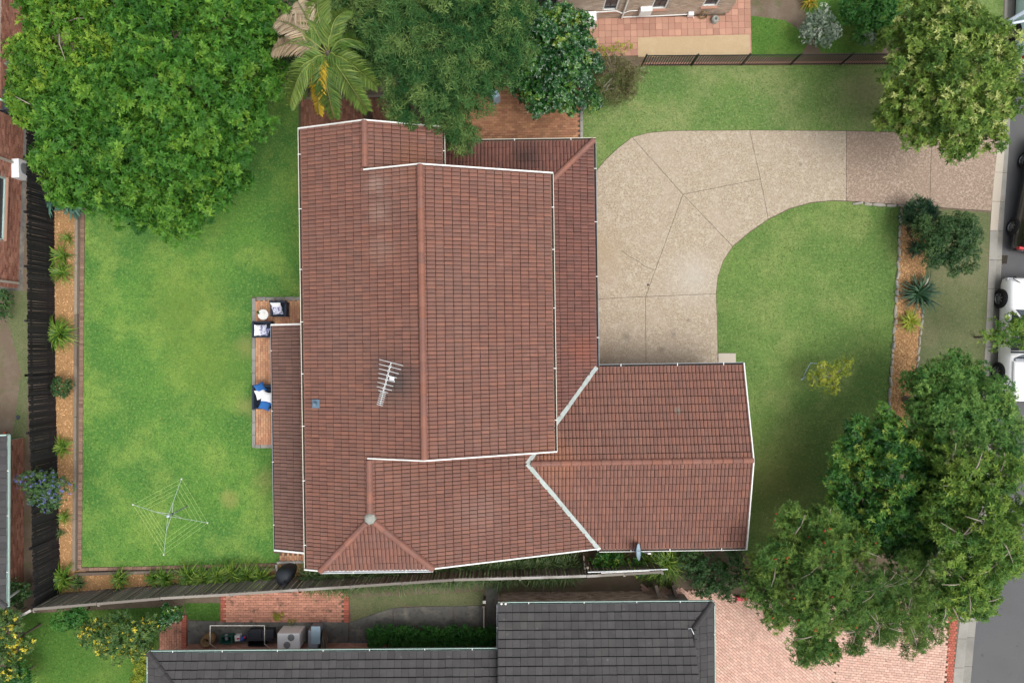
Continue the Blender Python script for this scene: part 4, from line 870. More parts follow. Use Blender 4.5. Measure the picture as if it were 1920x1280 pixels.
paling_fence('paling_fence', FS, 1.78, M['paling'], 'weathered grey timber paling fence along the bottom boundary', M['cap2'], gap=.042, inside=1)
FWL = [FS[0] + Vector((-.02, .06, 0)), G(103, 700), G(99, 120)]
paling_fence('paling_fence', FWL, 1.8, M['blackpaling'], 'black stained timber paling fence along the left boundary', None, gap=.005, inside=-1)
ff = paling_fence('paling_fence', [FS[0] + Vector((-4.0, -2.2, 0)), FS[0] + Vector((-.1, -.05, 0))], 1.78, M['paling'], 'short grey paling fence running off the lower left corner', M['capboard'], inside=1)
bf = thing('metal_fence', G(1440, 118), 'black metal picket fence behind the side lawn along the top boundary', 'fence')
a, b = G(1203, 124), G(1668, 121); L = (b - a).length; d = (b - a).normalized(); ang = math.atan2(d.y, d.x)
me = bpy.data.meshes.new('picket'); mb = MB().box((0, 0, .6), (.026, .026, 1.15)); me.from_pydata(mb.v, [], mb.f); me.materials.append(M['black'])
n = int(L / .115)
for i in range(n + 1):
    o = bpy.data.objects.new('picket', me); COL.objects.link(o); par(o, bf); o.matrix_basis = Matrix.Translation(a + d * (L * i / n)) @ Matrix.Rotation(ang, 4, 'Z')
for z in (.12, 1.1): MB().box(a.lerp(b, .5) + Vector((0, 0, z)), (L, .035, .035), ang).build('rail', M['black'], bf)
for i in range(6): MB().box(a.lerp(b, i / 5) + Vector((0, 0, .62)), (.06, .06, 1.24), ang).build('post', M['black'], bf)
MB().prism([a + Vector((-.1, .0, 0)), b + Vector((0, .0, 0)), b + Vector((0, .14, 0)), a + Vector((-.1, .14, 0))], .0, .07, .01).build('plinth', M['terratile'], bf)
def run(parent, a, b, wm, hm, l, m, name, z=0.0, jit=.006, gap=.012):
    d = b - a; n = max(1, round(d.length / l)); ang = math.atan2(d.y, d.x); ll = d.length / n; dn = d.normalized()
    for i in range(n):
        c = a + dn * ((i + .5) * ll); MB().box((c.x + random.uniform(-jit, jit), c.y + random.uniform(-jit, jit), z + hm / 2), (ll - gap, wm, hm), ang + random.uniform(-jit, jit), bev=.008).build(name, m, parent)
eg = thing('garden_edging', G(150, 730), 'timber sleeper and brick edging between the left mulch bed and lawn', 'edging')
run(eg, G(147, 398), G(142, 1068), .13, .16, 2.2, M['timber'], 'sleeper'); run(eg, G(156, 398), G(150.5, 1064), .17, .06, .095, M['edgebrick'], 'brick', 0, .004, .008)
eg2 = thing('garden_edging', G(330, 1068), 'timber sleeper and brick edging between the bottom mulch bed and lawn', 'edging')
run(eg2, G(142, 1074), G(519, 1065), .13, .16, 2.2, M['timber'], 'sleeper'); run(eg2, G(150, 1066.5), G(519, 1058), .14, .06, .22, M['edgebrick'], 'brick', 0, .004, .008)
eg3 = thing('garden_edging', G(545, 1053), 'pale timber sleepers framing the brick step beside the barbecue', 'edging')
run(eg3, G(521, 1053), G(590, 1051), .11, .14, 1.0, M['capboard'], 'sleeper'); run(eg3, G(520, 1056), G(520, 1068), .11, .14, .3, M['capboard'], 'sleeper')
st = thing('stone_edging', G(1680, 580), 'row of rough sandstone blocks between the front lawn and mulch bed', 'edging')
rs_ = random.Random(4)
def stones(par_, pts, smin, smax, m):
    for a, b in zip(pts, pts[1:]):
        a, b = G(*a), G(*b); L = (b - a).length; d = (b - a).normalized(); ang = math.atan2(d.y, d.x); x = 0
        while x < L:
            l = rs_.uniform(smin, smax); w = rs_.uniform(.10, .17); h = rs_.uniform(.06, .14); c = a + d * (x + l / 2); x += l + .02
            n = 8; ring = [(math.cos(2 * math.pi * k / n), math.sin(2 * math.pi * k / n)) for k in range(n)]; R = Matrix.Rotation(ang + rs_.uniform(-.25, .25), 2); vs = []
            jr = [rs_.uniform(.8, 1.1) for _ in range(n)]
            for sc, z in ((1, 0), (1.0, h * .6), (.62, h)):
                for k, (cx, sy) in enumerate(ring):
                    q = R @ Vector((math.copysign(abs(cx) ** .6, cx) * l / 2 * sc * jr[k], math.copysign(abs(sy) ** .6, sy) * w / 2 * sc * jr[k])); vs.append((c.x + q.x, c.y + q.y, z + rs_.uniform(-.008, .008)))
            MB().add(vs, [(i * n + k, i * n + (k + 1) % n, (i + 1) * n + (k + 1) % n, (i + 1) * n + k) for i in range(2) for k in range(n)] + [tuple(range(2 * n, 3 * n))]).build('stone', m, par_)
stones(st, [(1689, 390), (1687, 430), (1684, 490), (1679, 580), (1674, 650), (1668, 730), (1664, 790)], .18, .5, M['stone'])
st2 = thing('stone_edging', G(1645, 383), 'short row of pale stones along the driveway edge of the front lawn', 'edging'); stones(st2, [(1598, 381), (1690, 387)], .3, .6, M['stone'])
st3 = thing('stone_edging', G(1722, 640), 'thin stone edging on the street side of the front mulch bed', 'edging'); stones(st3, [(1736, 520), (1727, 600), (1718, 690), (1712, 760)], .2, .45, M['stone'])

# ------------------------------------------------------------------ furniture and small things
def pillow(name, c, sx, sy, th, rot, m, label, group=None, cat='cushion'):
    n = 9; vs = []; fs = []
    R = rot
    for side in (1, -1):
        for i in range(n):
            for j in range(n):
                x, y = i / (n - 1) * 2 - 1, j / (n - 1) * 2 - 1
                e = (1 - x ** 4) * (1 - y ** 4); pin = 1 - .10 * (1 - abs(x)) * abs(y) ** 3; pin2 = 1 - .10 * (1 - abs(y)) * abs(x) ** 3
                vs.append(Vector(c) + R @ Vector((x * sx / 2 * pin2, y * sy / 2 * pin, side * th / 2 * e ** .7)))
        b = (0 if side == 1 else n * n)
        for i in range(n - 1):
            for j in range(n - 1):
                q = (b + i * n + j, b + (i + 1) * n + j, b + (i + 1) * n + j + 1, b + i * n + j + 1); fs.append(q if side == 1 else q[::-1])
    o = MB().add(vs, fs, True).build(name, m); return tag(o, label, cat, group)
Rot = lambda rz, ry=0, rx=0: (Matrix.Rotation(rz, 3, 'Z') @ Matrix.Rotation(ry, 3, 'Y') @ Matrix.Rotation(rx, 3, 'X'))
def seat(name, c, rz, w, dp, label, cat, bh=.72):
    """woven armchair or sofa; local +x is the side one sits towards, y its width"""
    o = thing(name, c, label, cat); R = Matrix.Rotation(rz, 3, 'Z'); c = Vector(c) + Vector((0, 0, .085)); P = lambda x, y, z: c + R @ Vector((x, y, z))
    MB().box(P(.02, 0, .26), (dp * .92, w - .16, .16), rz, bev=.03).build('seat_base', M['navy'], o)
    MB().box(P(.05, 0, .395), (dp * .76, w - .24, .11), rz, bev=.04).build('seat_cushion', M['navycush'], o)
    mb = MB(); Rb = R @ Matrix.Rotation(-.18, 3, 'Y'); mb.box(P(-dp / 2 + .03, 0, .50), (.08, w, .52), M=Rb, bev=.03); mb.build('backrest', M['navy'], o)
    for s in (-1, 1):
        MB().box(P(.0, s * (w / 2 - .045), .40), (dp * .98, .085, .38), rz, bev=.03).build('armrest', M['navy'], o)
        for k in (-1, 1): MB().tube([P(k * dp * .44, s * (w / 2 - .04), -.0), P(k * dp * .40, s * (w / 2 - .05), .24)], .02, 6).build('leg', M['black'], o)
    return o
z0 = .085
seat('armchair', G(531, 581), -math.pi / 2, .72, .66, 'navy woven armchair with its back to the lawn edge, beside the round table', 'armchair')
pillow('cushion', G(518, 573, .72), .46, .40, .16, Rot(0, 0, .9), M['cushw'], 'plain white cushion against the back of the armchair by the table')
pillow('cushion', G(520, 582, .64), .46, .42, .14, Rot(.05, 0, .55), M['cushp'], 'blue and white patterned cushion in front of the white one on the upper armchair')
seat('armchair', G(502, 618), 0, .74, .74, 'navy woven armchair at the corner of the verandah roof below the table', 'armchair')
pillow('cushion', G(483.5, 619, .72), .34, .50, .16, Rot(0, .75), M['cushw'], 'plain white cushion leaning on the back of the lower armchair')
pillow('cushion', G(492, 618, .66), .40, .46, .12, Rot(.1, .5), M['cushp'], 'pale patterned cushion in the middle of the lower armchair')
pillow('throw_blanket', G(497, 622, .60), .34, .40, .08, Rot(-.3, .3), M['throw'], 'dark blue patterned throw over the seat of the lower armchair', cat='blanket')
seat('sofa', G(503, 742), 0, 1.08, .78, 'black two-seat outdoor sofa covered with blue and white cushions', 'sofa')
pillow('cushion', G(488, 727, .70), .44, .44, .16, Rot(.5, .6), M['cushb'], 'upper blue cushion at the top end of the sofa')
pillow('cushion', G(489, 738, .74), .46, .44, .17, Rot(.35, .5), M['cushw'], 'white cushion nearest the sofa back beneath the other white cushion')
pillow('cushion', G(501, 744, .72), .44, .44, .15, Rot(-.25, .25, -.15), M['cushw'], 'white cushion nearest the roof edge on the sofa')
pillow('cushion', G(497, 759, .66), .48, .44, .15, Rot(-.35, .2), M['cushb'], 'lower blue cushion at the bottom end of the sofa')
tb = thing('side_table', G(494, 589), 'round white side table on the brick patio', 'table')
tc = G(493.5, 589.5, .52); MB().lathe(tc, [(0, -.02), (.23, -.02), (.24, -.005), (.24, .012), (.232, .02), (0, .02)], 28, smooth=False).build('table_top', M['white'], tb)
for k in range(3):
    a_ = k * 2.094 + .2; MB().tube([tc + Vector((.12 * math.cos(a_), .12 * math.sin(a_), -.02)), Vector((tc.x + .26 * math.cos(a_), tc.y + .26 * math.sin(a_), .09))], .012, 6).build('leg', M['white'], tb)

# rotary clothesline
cl = thing('clothesline', G(352, 951), 'rotary clothesline with four arms on the back lawn', 'clothesline')
hub = G(315, 967, 1.80); ends = [G(340.3, 897.5, 1.95), G(389, 979.5, 1.95), G(307, 1039, 1.95), G(249.3, 945.5, 1.95)]
MB().tube([Vector((hub.x, hub.y, 0)), Vector((hub.x, hub.y, 1.2))], .026, 10).build('pole', M['acgrey'], cl); MB().tube([Vector((hub.x, hub.y, 1.2)), Vector((hub.x, hub.y, 1.84))], .020, 10).build('inner_pole', M['metalw'], cl)
MB().lathe(hub, [(0, -.08), (.06, -.08), (.075, 0), (.05, .06), (0, .09)], 12).build('hub', M['pole'], cl); MB().lathe(Vector((hub.x, hub.y, 1.45)), [(.03, -.05), (.05, -.05), (.05, .06), (.03, .06)], 10).build('collar', M['bin'], cl)
for e in ends:
    MB().tube([hub, e], .0075, 6).build('arm', M['acgrey2'], cl); MB().tube([Vector((hub.x, hub.y, 1.45)), hub.lerp(e, .38)], .008, 6).build('strut', M['metalw'], cl); MB().lathe(e, [(0, -.03), (.03, -.03), (.035, .02), (0, .04)], 8).build('end_cap', M['white'], cl)
M['line'] = mat('pale_clothesline_cord', (.45, .55, .20), .6)
for f in (1.0, .87, .74, .61, .5):
    for i in range(4):
        if f < .6 and i not in (2,): continue
        p, q = hub.lerp(ends[i], f), hub.lerp(ends[(i + 1) % 4], f); m_ = p.lerp(q, .5) - Vector((0, 0, .015)); MB().tube([p, m_, q], .0042, 4).build('line', M['line'], cl)

# covered barbecue
bq = thing('covered_barbecue', G(541, 1078), 'black fabric-covered barbecue on the mulch beside the bottom fence', 'barbecue')
rings = []
for z, sc, dx, dy in ((0.02, .86, .0, .0), (.35, .92, 0, 0), (.75, 1.0, 0, 0), (.98, .97, 0, -.02), (1.10, .80, .0, -.05), (1.17, .45, .02, -.04), (1.19, .05, 0, -.05)):
    ring = [(-.26, .36), (0, .42), (.26, .38), (.36, .2), (.34, -.02), (.24, -.25), (.1, -.45), (-.02, -.52), (-.14, -.42), (-.28, -.2), (-.36, .05), (-.34, .25)]
    c = G(545, 1068); rings.append([(c.x + x * sc + dx, c.y + y * sc + dy, z) for x, y in ring])
n = 12; MB().add(sum(rings, []), [(i * n + k, i * n + (k + 1) % n, (i + 1) * n + (k + 1) % n, (i + 1) * n + k) for i in range(len(rings) - 1) for k in range(n)] + [tuple(range((len(rings) - 1) * n, len(rings) * n))], True).build('cover', M['blackcloth'], bq)
for k in (-1, 1): MB().lathe(G(545 + k * 9, 1064, .05), [(0, -.05), (.05, -.05), (.05, .03), (0, .03)], 10).build('caster', M['black'], bq)
MB().tube([G(537, 1087, .95), G(533, 1090, 1.3), G(536, 1094, 1.5)], .02, 6).build('handle', M['black'], bq)

# pipes and frame against the bottom fence
pp = tag(MB().tube([G(1102, 1072, 1.72), G(1252, 1066.5, 1.72)], .028, 8).build('loose_pipe', M['metalw']), 'longer pale metal pipe resting on top of the bottom fence', 'pipe', 'loose pipes on the fence')
pp = tag(MB().tube([G(1127, 1073.5, 1.9), G(1218, 1069, 1.9)], .022, 8).build('loose_pipe', M['white']), 'shorter white pipe lying on top of the bottom fence', 'pipe', 'loose pipes on the fence')
gt = thing('side_gate', G(1098, 1050), 'narrow timber side gate between the house and bottom fence', 'gate')
MB().box(G(1098, 1052, .85), (.09, .09, 1.7)).build('post', M['timber'], gt)
for k in range(4): MB().box(G(1093 + k * .5, 1047 + k * 7, .85), (.03, .12, 1.5), .05).build('paling', M['paling'], gt)
for z in (.3, 1.3): MB().box(G(1095, 1058, z), (.05, .8, .08), .03).build('rail', M['timber'], gt)
gb = thing('fence_end_post', G(1237, 1095), 'mossy timber posts beside the cream brick wall past the fence end', 'post'); MB().box(G(1228, 1100, .55), (.12, .55, 1.1), .25).build('post', M['timber'], gb); MB().box(G(1262, 1103, .35), (.12, .6, .7), .3).build('mossy_post', M['f_hedge'] if False else M['bark'], gb)
rp_ = thing('red_planter', G(1391, 1121), 'small bright red plastic trough at the edge of the brick driveway', 'planter'); mb = MB(); mb.box(G(1391, 1121.5, .12), (.50, .16, .18), -.02, bev=.015).build('trough', M['red'], rp_)
for k in range(7): MB().box(G(1391, 1121.5, .24) + Vector((-.21 + k * .07, .05, 0)), (.02, .02, .08)).build('stud', M['red'], rp_)

# neighbour's yard things
pot = thing('terracotta_urn', G(398, 1197), 'large brown terracotta urn on the dark concrete path', 'pot'); c = G(399, 1190); MB().lathe(c, [(.14, 0.03), (.25, .22), (.29, .42), (.24, .6), (.19, .66), (.23, .72), (.23, .74), (.16, .73), (.15, .6), (0, .55)], 22).build('urn_body', M['terra'], pot); MB().lathe(c + Vector((0, 0, .56)), [(.15, 0), (0, .01)], 16).build('soil', M['dirt'], pot)
fr = thing('wall_clothesline', G(445, 1203), 'pale metal folding clothesline frame fixed to the salmon brick wall', 'clothesline')
q = [G(394, 1206, 1.45), G(394, 1172, 1.5), G(496, 1172, 1.5), G(496, 1206, 1.45)]
for i in range(3): MB().tube([q[i], q[i + 1]], .018, 6).build('frame_bar', M['capboard'], fr)
for x_ in (394, 496): MB().tube([G(x_, 1206, 1.45), Vector((G(x_, 1206, 1.45).x, G(430, 1204).y + .05, .75))], .018, 6).build('stay', M['metalw'], fr)
def openbox(o, c, d, rz, m, wt=.02, name='box'):
    R = Matrix.Rotation(rz, 3, 'Z'); c = Vector(c); x, y, z = d; mb = MB(); mb.box(c + Vector((0, 0, wt / 2)), (x, y, wt), rz)
    for s in (-1, 1): mb.box(c + R @ Vector((s * (x / 2 - wt / 2), 0, 0)) + Vector((0, 0, z / 2 + wt)), (wt, y, z), rz); mb.box(c + R @ Vector((0, s * (y / 2 - wt / 2), 0)) + Vector((0, 0, z / 2 + wt)), (x - 2 * wt - .002, wt, z), rz)
    return mb.build(name, m, o)
cr = thing('plastic_crate', G(428, 1199), 'teal green open plastic crate beside the terracotta urn', 'crate'); openbox(cr, G(430, 1193, .04), (.50, .34, .34), .05, M['greenplastic'], name='crate_body'); MB().box(G(425, 1193, .3), (.12, .26, .1), .1).build('lining', M['acgrey'], cr)
bx = thing('paint_tub', G(447, 1200), 'small white tub with red print between crate and bins', 'tub'); MB().box(G(447, 1194, .16), (.24, .24, .26), .06, bev=.015).build('tub_body', M['acw'], bx); MB().box(G(447, 1196.5, .296), (.14, .07, .008), .06).build('print', M['red'], bx)
bx = thing('cleaning_bottle', G(458, 1200), 'blue bottle with a red cap beside the white tub', 'bottle'); MB().lathe(G(458, 1194, .04), [(.10, 0), (.11, .2), (.06, .27), (.03, .3), (0, .3)], 12).build('bottle_body', M['bluepl'], bx); MB().lathe(G(459, 1194, .34), [(.05, 0), (.05, .05), (0, .06)], 10).build('bottle_cap', M['red'], bx)
bn = thing('storage_box', G(492, 1193), 'black plastic storage box at the back behind the open tub', 'box'); MB().box(G(491, 1188, .28), (1.10, .42, .5), .02, bev=.03).build('box_body', M['bin'], bn)
for k in (-1, 1): MB().box(G(491, 1188, .555) + Vector((k * .27, 0, 0)), (.5, .40, .04), .02, bev=.012).build('box_lid', M['bin'], bn)
bn = thing('open_tub', G(488, 1202), 'black open tub with a timber offcut in front of the storage box', 'tub'); openbox(bn, G(487, 1196, .04), (.75, .34, .40), .0, M['black'], .025, 'tub_body'); MB().box(G(489, 1197, .18), (.16, .12, .06), .5).build('timber_offcut', M['chip'], bn)
ac('air_conditioner', G(553, 1185), .0, (1.00, .68, .85), 'large white outdoor unit with two top fans on the concrete path', [(.12, .15, .17), (-.06, .15, -.16)], top=True)
o = ac('air_conditioner', G(548, 1199), 0, (.85, .3, .6), 'lower white outdoor unit partly under the charcoal eave', [(0, .2)], top=True)
gx = thing('grey_cabinet', G(594, 1195), 'slim grey metal cabinet beside the large white unit', 'cabinet'); MB().box(G(592, 1190, .48), (.42, .80, .9), -.0, bev=.02).build('cabinet_body', M['acgrey'], gx); MB().box(G(592, 1190, .935), (.40, .78, .012), 0).build('cabinet_lid', M['dish'], gx)
for k in range(4): tag(MB().box(G(604 + k * 2.2, 1196 + k * 1.2, .45), (.03, .55, .85), M=Rot(-.12, .25 + .04 * k)).build('timber_board', M['timber']), ('first', 'second', 'third', 'fourth')[k] + ' leaning board counting from the slim grey cabinet', 'board', 'boards leaning by the grey cabinet')
gr = thing('drain_grate', G(672, 1207), 'metal drain grate set beside the hedge under the charcoal eave', 'grate'); MB().box(G(672, 1206, .045), (.75, .26, .02)).build('grate_frame', M['bin'], gr)
for k in range(12): MB().box(G(672, 1206, .062) + Vector((-.34 + k * .062, 0, 0)), (.03, .24, .015)).build('bar', M['acgrey'], gr)
yp = thing('yard_gate_post', G(908, 1135), 'dark timber post where the neighbour concrete path ends', 'post'); MB().box(G(908, 1128, .6), (.1, .1, 1.2)).build('post_shaft', M['bark'], yp); MB().box(G(908, 1128, 1.22), (.13, .13, .04)).build('post_cap', M['capboard'], yp); MB().box(G(908, 1150, .5), (.05, .9, .9)).build('gate_leaf', M['paling'], yp)
gl = thing('garden_globe', G(1688, 53), 'white globe garden lamp on dark soil below the street tree', 'garden lamp'); MB().tube([G(1682, 58, 0), G(1682, 58, .5)], .025, 8).build('stem', M['black'], gl); MB().lathe(G(1688, 53, .58), [(0, -.1), (.06, -.085), (.1, 0), (.07, .075), (0, .1)], 16).build('globe', M['white'], gl)
sb = tag(MB().box(G(928, 181, .65), (.32, .40, .9), .5, bev=.04).build('storage_box', M['dish']), 'pale blue-grey box peeking from under the feathery tree in the courtyard', 'box')
sl_ = thing('street_lamp', G(1835, 72), 'pale curved street lamp arm reaching over the parked pale blue car', 'street lamp')
MB().tube([G(1835, 78), G(1835, 78) + Vector((0, 0, 3.4)), G(1864, 57, 4.6), G(1884, 48.5, 4.9), G(1903, 43, 5.05), G(1925, 39, 5.1), G(1950, 36, 5.1)], [.09, .08, .065, .06, .055, .05, .05], 10).build('pole', M['pole'], sl_); MB().lathe(G(1955, 36, 5.05), [(0, -.06), (.12, -.04), (.14, .04), (0, .08)], 12).build('lamp_head', M['white'], sl_)
bl_ = thing('orange_ball', G(9, 811), 'tiny orange ball lying on the dirt beside the neighbour house', 'ball'); MB().lathe(G(9, 811, .06), [(0, -.06), (.042, -.042), (.06, 0), (.042, .042), (0, .06)], 12).build('ball_body', mat('orange_plastic', (.6, .1, .02), .5), bl_)
bl_ = thing('drain_cover', G(34, 782), 'small round dark drain cover in the dirt strip at left', 'drain cover'); MB().lathe(G(34, 782, .0), [(.10, 0), (.10, .03), (.07, .03), (.065, .01), (0, .01)], 14).build('ring', M['bin'], bl_)
cr_ = [G(x, y, .0462) for x, y in ((1166, 470), (1180, 481), (1196, 489), (1208, 499), (1226, 506))]
mb = MB()
for p, q in zip(cr_, cr_[1:]):
    e_ = (q - p).normalized().cross(Vector((0, 0, 1))) * .008; mb.add([p - e_, p + e_, q + e_, q - e_], [(0, 1, 2, 3)])
mb.build('crack', M['grime'], drv)
hs_ = thing('garden_stake', G(1505, 708), 'pale bent garden stake and hose beside the yellow-green sapling', 'stake'); MB().tube([G(1506, 709), G(1506, 706, .7), G(1514, 690, 1.0), G(1520, 680, 1.05), G(1535, 682, 1.0), G(1545, 690, .8)], .016, 6).build('hose', M['dish'], hs_); MB().tube([G(1509, 707, 0), G(1503, 711, 1.0)], .03, 8).build('stake_shaft', M['dish'], hs_)
dot = thing('drain_hole', G(1215, 534), 'small dark drain hole on the driveway joint line', 'drain'); MB().lathe(G(1215, 534, .047), [(.05, 0), (.05, .006), (.03, .006), (0, .003)], 12).build('drain_ring', M['black'], dot)

# ------------------------------------------------------------------ cars
def car(name, front, rear, label, paint, st, hw, wheels, glass_from, extras=None, wr=.34, toe=None):
    """front/rear: ground points of the left (kerb) side line; st: stations (x from nose, z_belt, z_top, halfwidth, roof halfwidth)"""
    o = thing(name, front.lerp(rear, .5), label, 'car'); d = (rear - front).normalized(); Ltot = (rear - front).length
    sgn = 1
    n_ = Vector((-d.y, d.x, 0))
    if n_.x < 0: n_ = -n_
    P = lambda x, y, z: Vector((front.x, front.y, -.115)) + d * (x * Ltot) + n_ * (hw + y) + Vector((0, 0, z))
    rows = []
    for x, zb, zt, w, wrf in st:
        half = [(w * .90, .24), (w * .985, .36), (w, .58), (w * .975, zb), (wrf, zt - .03), (wrf * .86, zt), (0, zt + .025)]
        rows.append([(-y, z) for y, z in half] + [(y, z) for y, z in reversed(half[:-1])])
    n = len(rows[0]); mb = MB(); vs = [P(st[i][0], y, z) for i in range(len(st)) for y, z in rows[i]]
    fs = []; gl = []
    for i in range(len(st) - 1):
        for k in range(n - 1):
            f = (i * n + k, i * n + k + 1, (i + 1) * n + k + 1, (i + 1) * n + k)
            fs.append(f)
            if k in (3, 8) and glass_from[0] <= i < glass_from[1]: gl.append((f, 'side_window'))
            if k in (4, 5, 6, 7) and i in glass_from[2]: gl.append((f, 'windscreen'))
    fs.append(tuple(range(n))); fs.append(tuple(reversed(range((len(st) - 1) * n, len(st) * n))))
    mb.add(vs, fs, True); mb.build('body', paint, o)
    groups = {}
    for f, nm in gl:
        q = [vs[i] for i in f]; c = sum(q, Vector()) / 4; nn = (q[1] - q[0]).cross(q[3] - q[0]).normalized()
        cc_ = P(.5, 0, .6)
        if nn.dot(c - cc_) < 0: nn = -nn
        s = .90 if nm == 'side_window' else 1.0
        q2 = [c + (p - c) * s + nn * .008 for p in q]; groups.setdefault((nm, round(c.dot(d) * 3) if nm == 'side_window' else round(c.dot(d)), c.dot(n_) > P(.5, 0, 0).dot(n_) if nm == 'side_window' else 0), []).append(q2)
    for key, qs in groups.items():
        m_ = MB()
        for q in qs: m_.add(q, [(0, 1, 2, 3)])
        m_.build(key[0], M['glass'], o)
    for xw in wheels:
        for s in (-1, 1):
            c = P(xw, s * (hw - .045), wr + .0); axv = n_ * s
            w_ = MB().lathe(c, [(wr * .62, -.09), (wr * .93, -.1), (wr, -.06), (wr, .07), (wr * .93, .11), (wr * .66, .105), (wr * .62, .06)], 24, axis=axv).build('tyre', M['tyre'], o)
            r_ = MB(); r_.lathe(c, [(wr * .64, .10), (wr * .60, .075), (wr * .58, .04), (0, .03)], 24, axis=axv)
            Rm_ = axv.to_track_quat('Z', 'Y').to_matrix()
            for k in range(7):
                a_ = 2 * math.pi * k / 7; r_.box(c + Rm_ @ Vector((math.cos(a_) * wr * .34, math.sin(a_) * wr * .34, .075)), (wr * .55, .045, .03), M=Rm_ @ Matrix.Rotation(a_, 3, 'Z'))
            r_.build('rim', M['rim'], w_)
            MB().lathe(P(xw, s * (hw - .0), wr + .03), [(wr * 1.16, -.10), (wr * 1.16, .012), (0, .012)], 24, axis=axv).build('wheel_arch', M['black'] if paint is not M['carb'] else M['tyre'], o)
    for s in (-1, 1):
        MB().box(P(st[0][0] + .015, s * hw * .72, .68), (.12, .42, .16), math.atan2(n_.y, n_.x) + math.pi / 2, bev=.02).build('headlight', M['lamp'], o)
        MB().box(P(st[-1][0] - .008, s * hw * .78, .86), (.12, .34, .18), math.atan2(n_.y, n_.x) + math.pi / 2, bev=.02).build('tail_light', M['tail'], o)
        MB().box(P(glass_from[3], s * (hw + .09), 1.0), (.12, .2, .14), math.atan2(n_.y, n_.x) + math.pi / 2, bev=.03).build('mirror', paint, o)
    if extras: extras(o, P, d, n_)
    return o
SUVST = [(0, .62, .66, .70, .5), (.015, .72, .80, .82, .62), (.08, .86, .95, .90, .70), (.25, .95, 1.03, .93, .74), (.27, .97, 1.05, .93, .74), (.40, 1.0, 1.52, .93, .62), (.55, 1.0, 1.62, .94, .64), (.56, 1.0, 1.62, .94, .64), (.74, 1.02, 1.6, .94, .63), (.75, 1.02, 1.6, .94, .63), (.88, 1.04, 1.52, .92, .60), (.965, 1.0, 1.08, .88, .66), (.99, .80, .86, .80, .6), (1.0, .5, .6, .7, .5)]
car('parked_car', G(1920, 262), G(1884, 470), 'glossy black parked car with red tail lights at the right edge', M['cark'], SUVST, .93, (.19, .79), (4, 10, (4, 10), .33))
car('parked_car', G(1903, -160), G(1894, 122), 'pale blue parked car at the top right corner', M['carb'], SUVST, .93, (.19, .80), (4, 10, (4, 10), .33))
UTE = [(0, .66, .70, .72, .5), (.012, .80, .88, .86, .66), (.06, .95, 1.03, .92, .74), (.25, 1.04, 1.12, .94, .76), (.265, 1.05, 1.13, .94, .76), (.37, 1.08, 1.62, .94, .64), (.48, 1.08, 1.72, .95, .66), (.485, 1.08, 1.72, .95, .66), (.60, 1.08, 1.70, .95, .65), (.615, 1.08, 1.64, .95, .64), (.655, 1.06, 1.12, .95, .76), (.99, 1.06, 1.10, .95, .78), (1.0, .5, .9, .9, .72)]
def ute_extra(o, P, d, n_):
    a_ = math.atan2(d.y, d.x)
    MB().box(P(.832, 0, 1.17), (1.66, 1.62, .12), a_, bev=.05).build('tub_lid', M['carw'], o); MB().box(P(.668, 0, 1.14), (.09, 1.5, .10), a_).build('sports_bar', M['acgrey'], o); MB().box(P(.97, -.22, 1.236), (.05, .16, .012), a_).build('badge', M['acgrey'], o)
    for k in (-1, 1): MB().box(P(.036, k * .62, .99), (.035, .5, .02), a_ + k * .55).build('bonnet_trim', M['black'], o)
    MB().box(P(.0, 0, .72), (.06, 1.2, .3), a_).build('grille', M['black'], o)
ute = car('parked_pickup', G(1868, 522), G(1861, 748), 'white dual-cab pickup with hard tub lid parked beside the verge', M['carw'], UTE, .95, (.17, .77), (4, 9, (4, 9), .32), ute_extra, .38)

# ------------------------------------------------------------------ vegetation
def unit(a): return a / np.maximum(np.linalg.norm(a, axis=1, keepdims=True), 1e-9)
def leaf_mesh(name, B, D, Nn, L, Wd, tint, fold=.25):
    Sd = unit(np.cross(D, Nn)); Up = unit(np.cross(Sd, D)); n = len(B)
    mid = B + D * (L * .5)[:, None]
    V = np.stack([B, mid + Sd * Wd[:, None] + Up * (Wd * fold)[:, None], B + D * L[:, None] - Up * (L * .12)[:, None], mid - Sd * Wd[:, None] + Up * (Wd * fold)[:, None]], 1).reshape(-1, 3)
    b = np.arange(n)[:, None] * 4; F = np.concatenate([b + np.array((0, 1, 2)), b + np.array((0, 2, 3))], 1).reshape(-1, 3)
    return fast_mesh(name, V, F, np.repeat(tint, 4))
def boughs(lobes, rb, r, flat):
    """spread boughs over the outside of the overlapping lobes, leaving gaps between them"""
    A = [(np.array(G(l[0], l[1], l[3])), l[2] / S * (HC - l[3]) / HC) for l in lobes]; C = []
    for i, (c, rad) in enumerate(A):
        d = unit(r.normal(size=(260, 3))); d = d[d[:, 2] > -.15]; p = c + d * np.array([1, 1, flat]) * max(rad - .55 * rb, .5 * rad)
        ok = np.ones(len(p), bool)
        for j, (c2, r2) in enumerate(A):
            if j != i: ok &= np.linalg.norm((p - c2) / np.array([r2, r2, r2 * flat]), axis=1) > max(.5, 1 - .7 * rb / r2) * .84
        C += list(p[ok])
    C = np.array(C); r.shuffle(C); out = np.zeros((0, 3)); rad = []
    for p in C:
        q = rb * r.uniform(.7, 1.2)
        if len(out) == 0 or (np.linalg.norm(out - p, axis=1) > .70 * (q + np.array(rad))).all(): out = np.vstack([out, p]); rad.append(q)
    return [(None, None, q, 0, q * .85, p) for p, q in zip(out, rad)] + [(l[0], l[1], l[2] * .9, l[3] - .4, None, 'fill') for l in lobes]
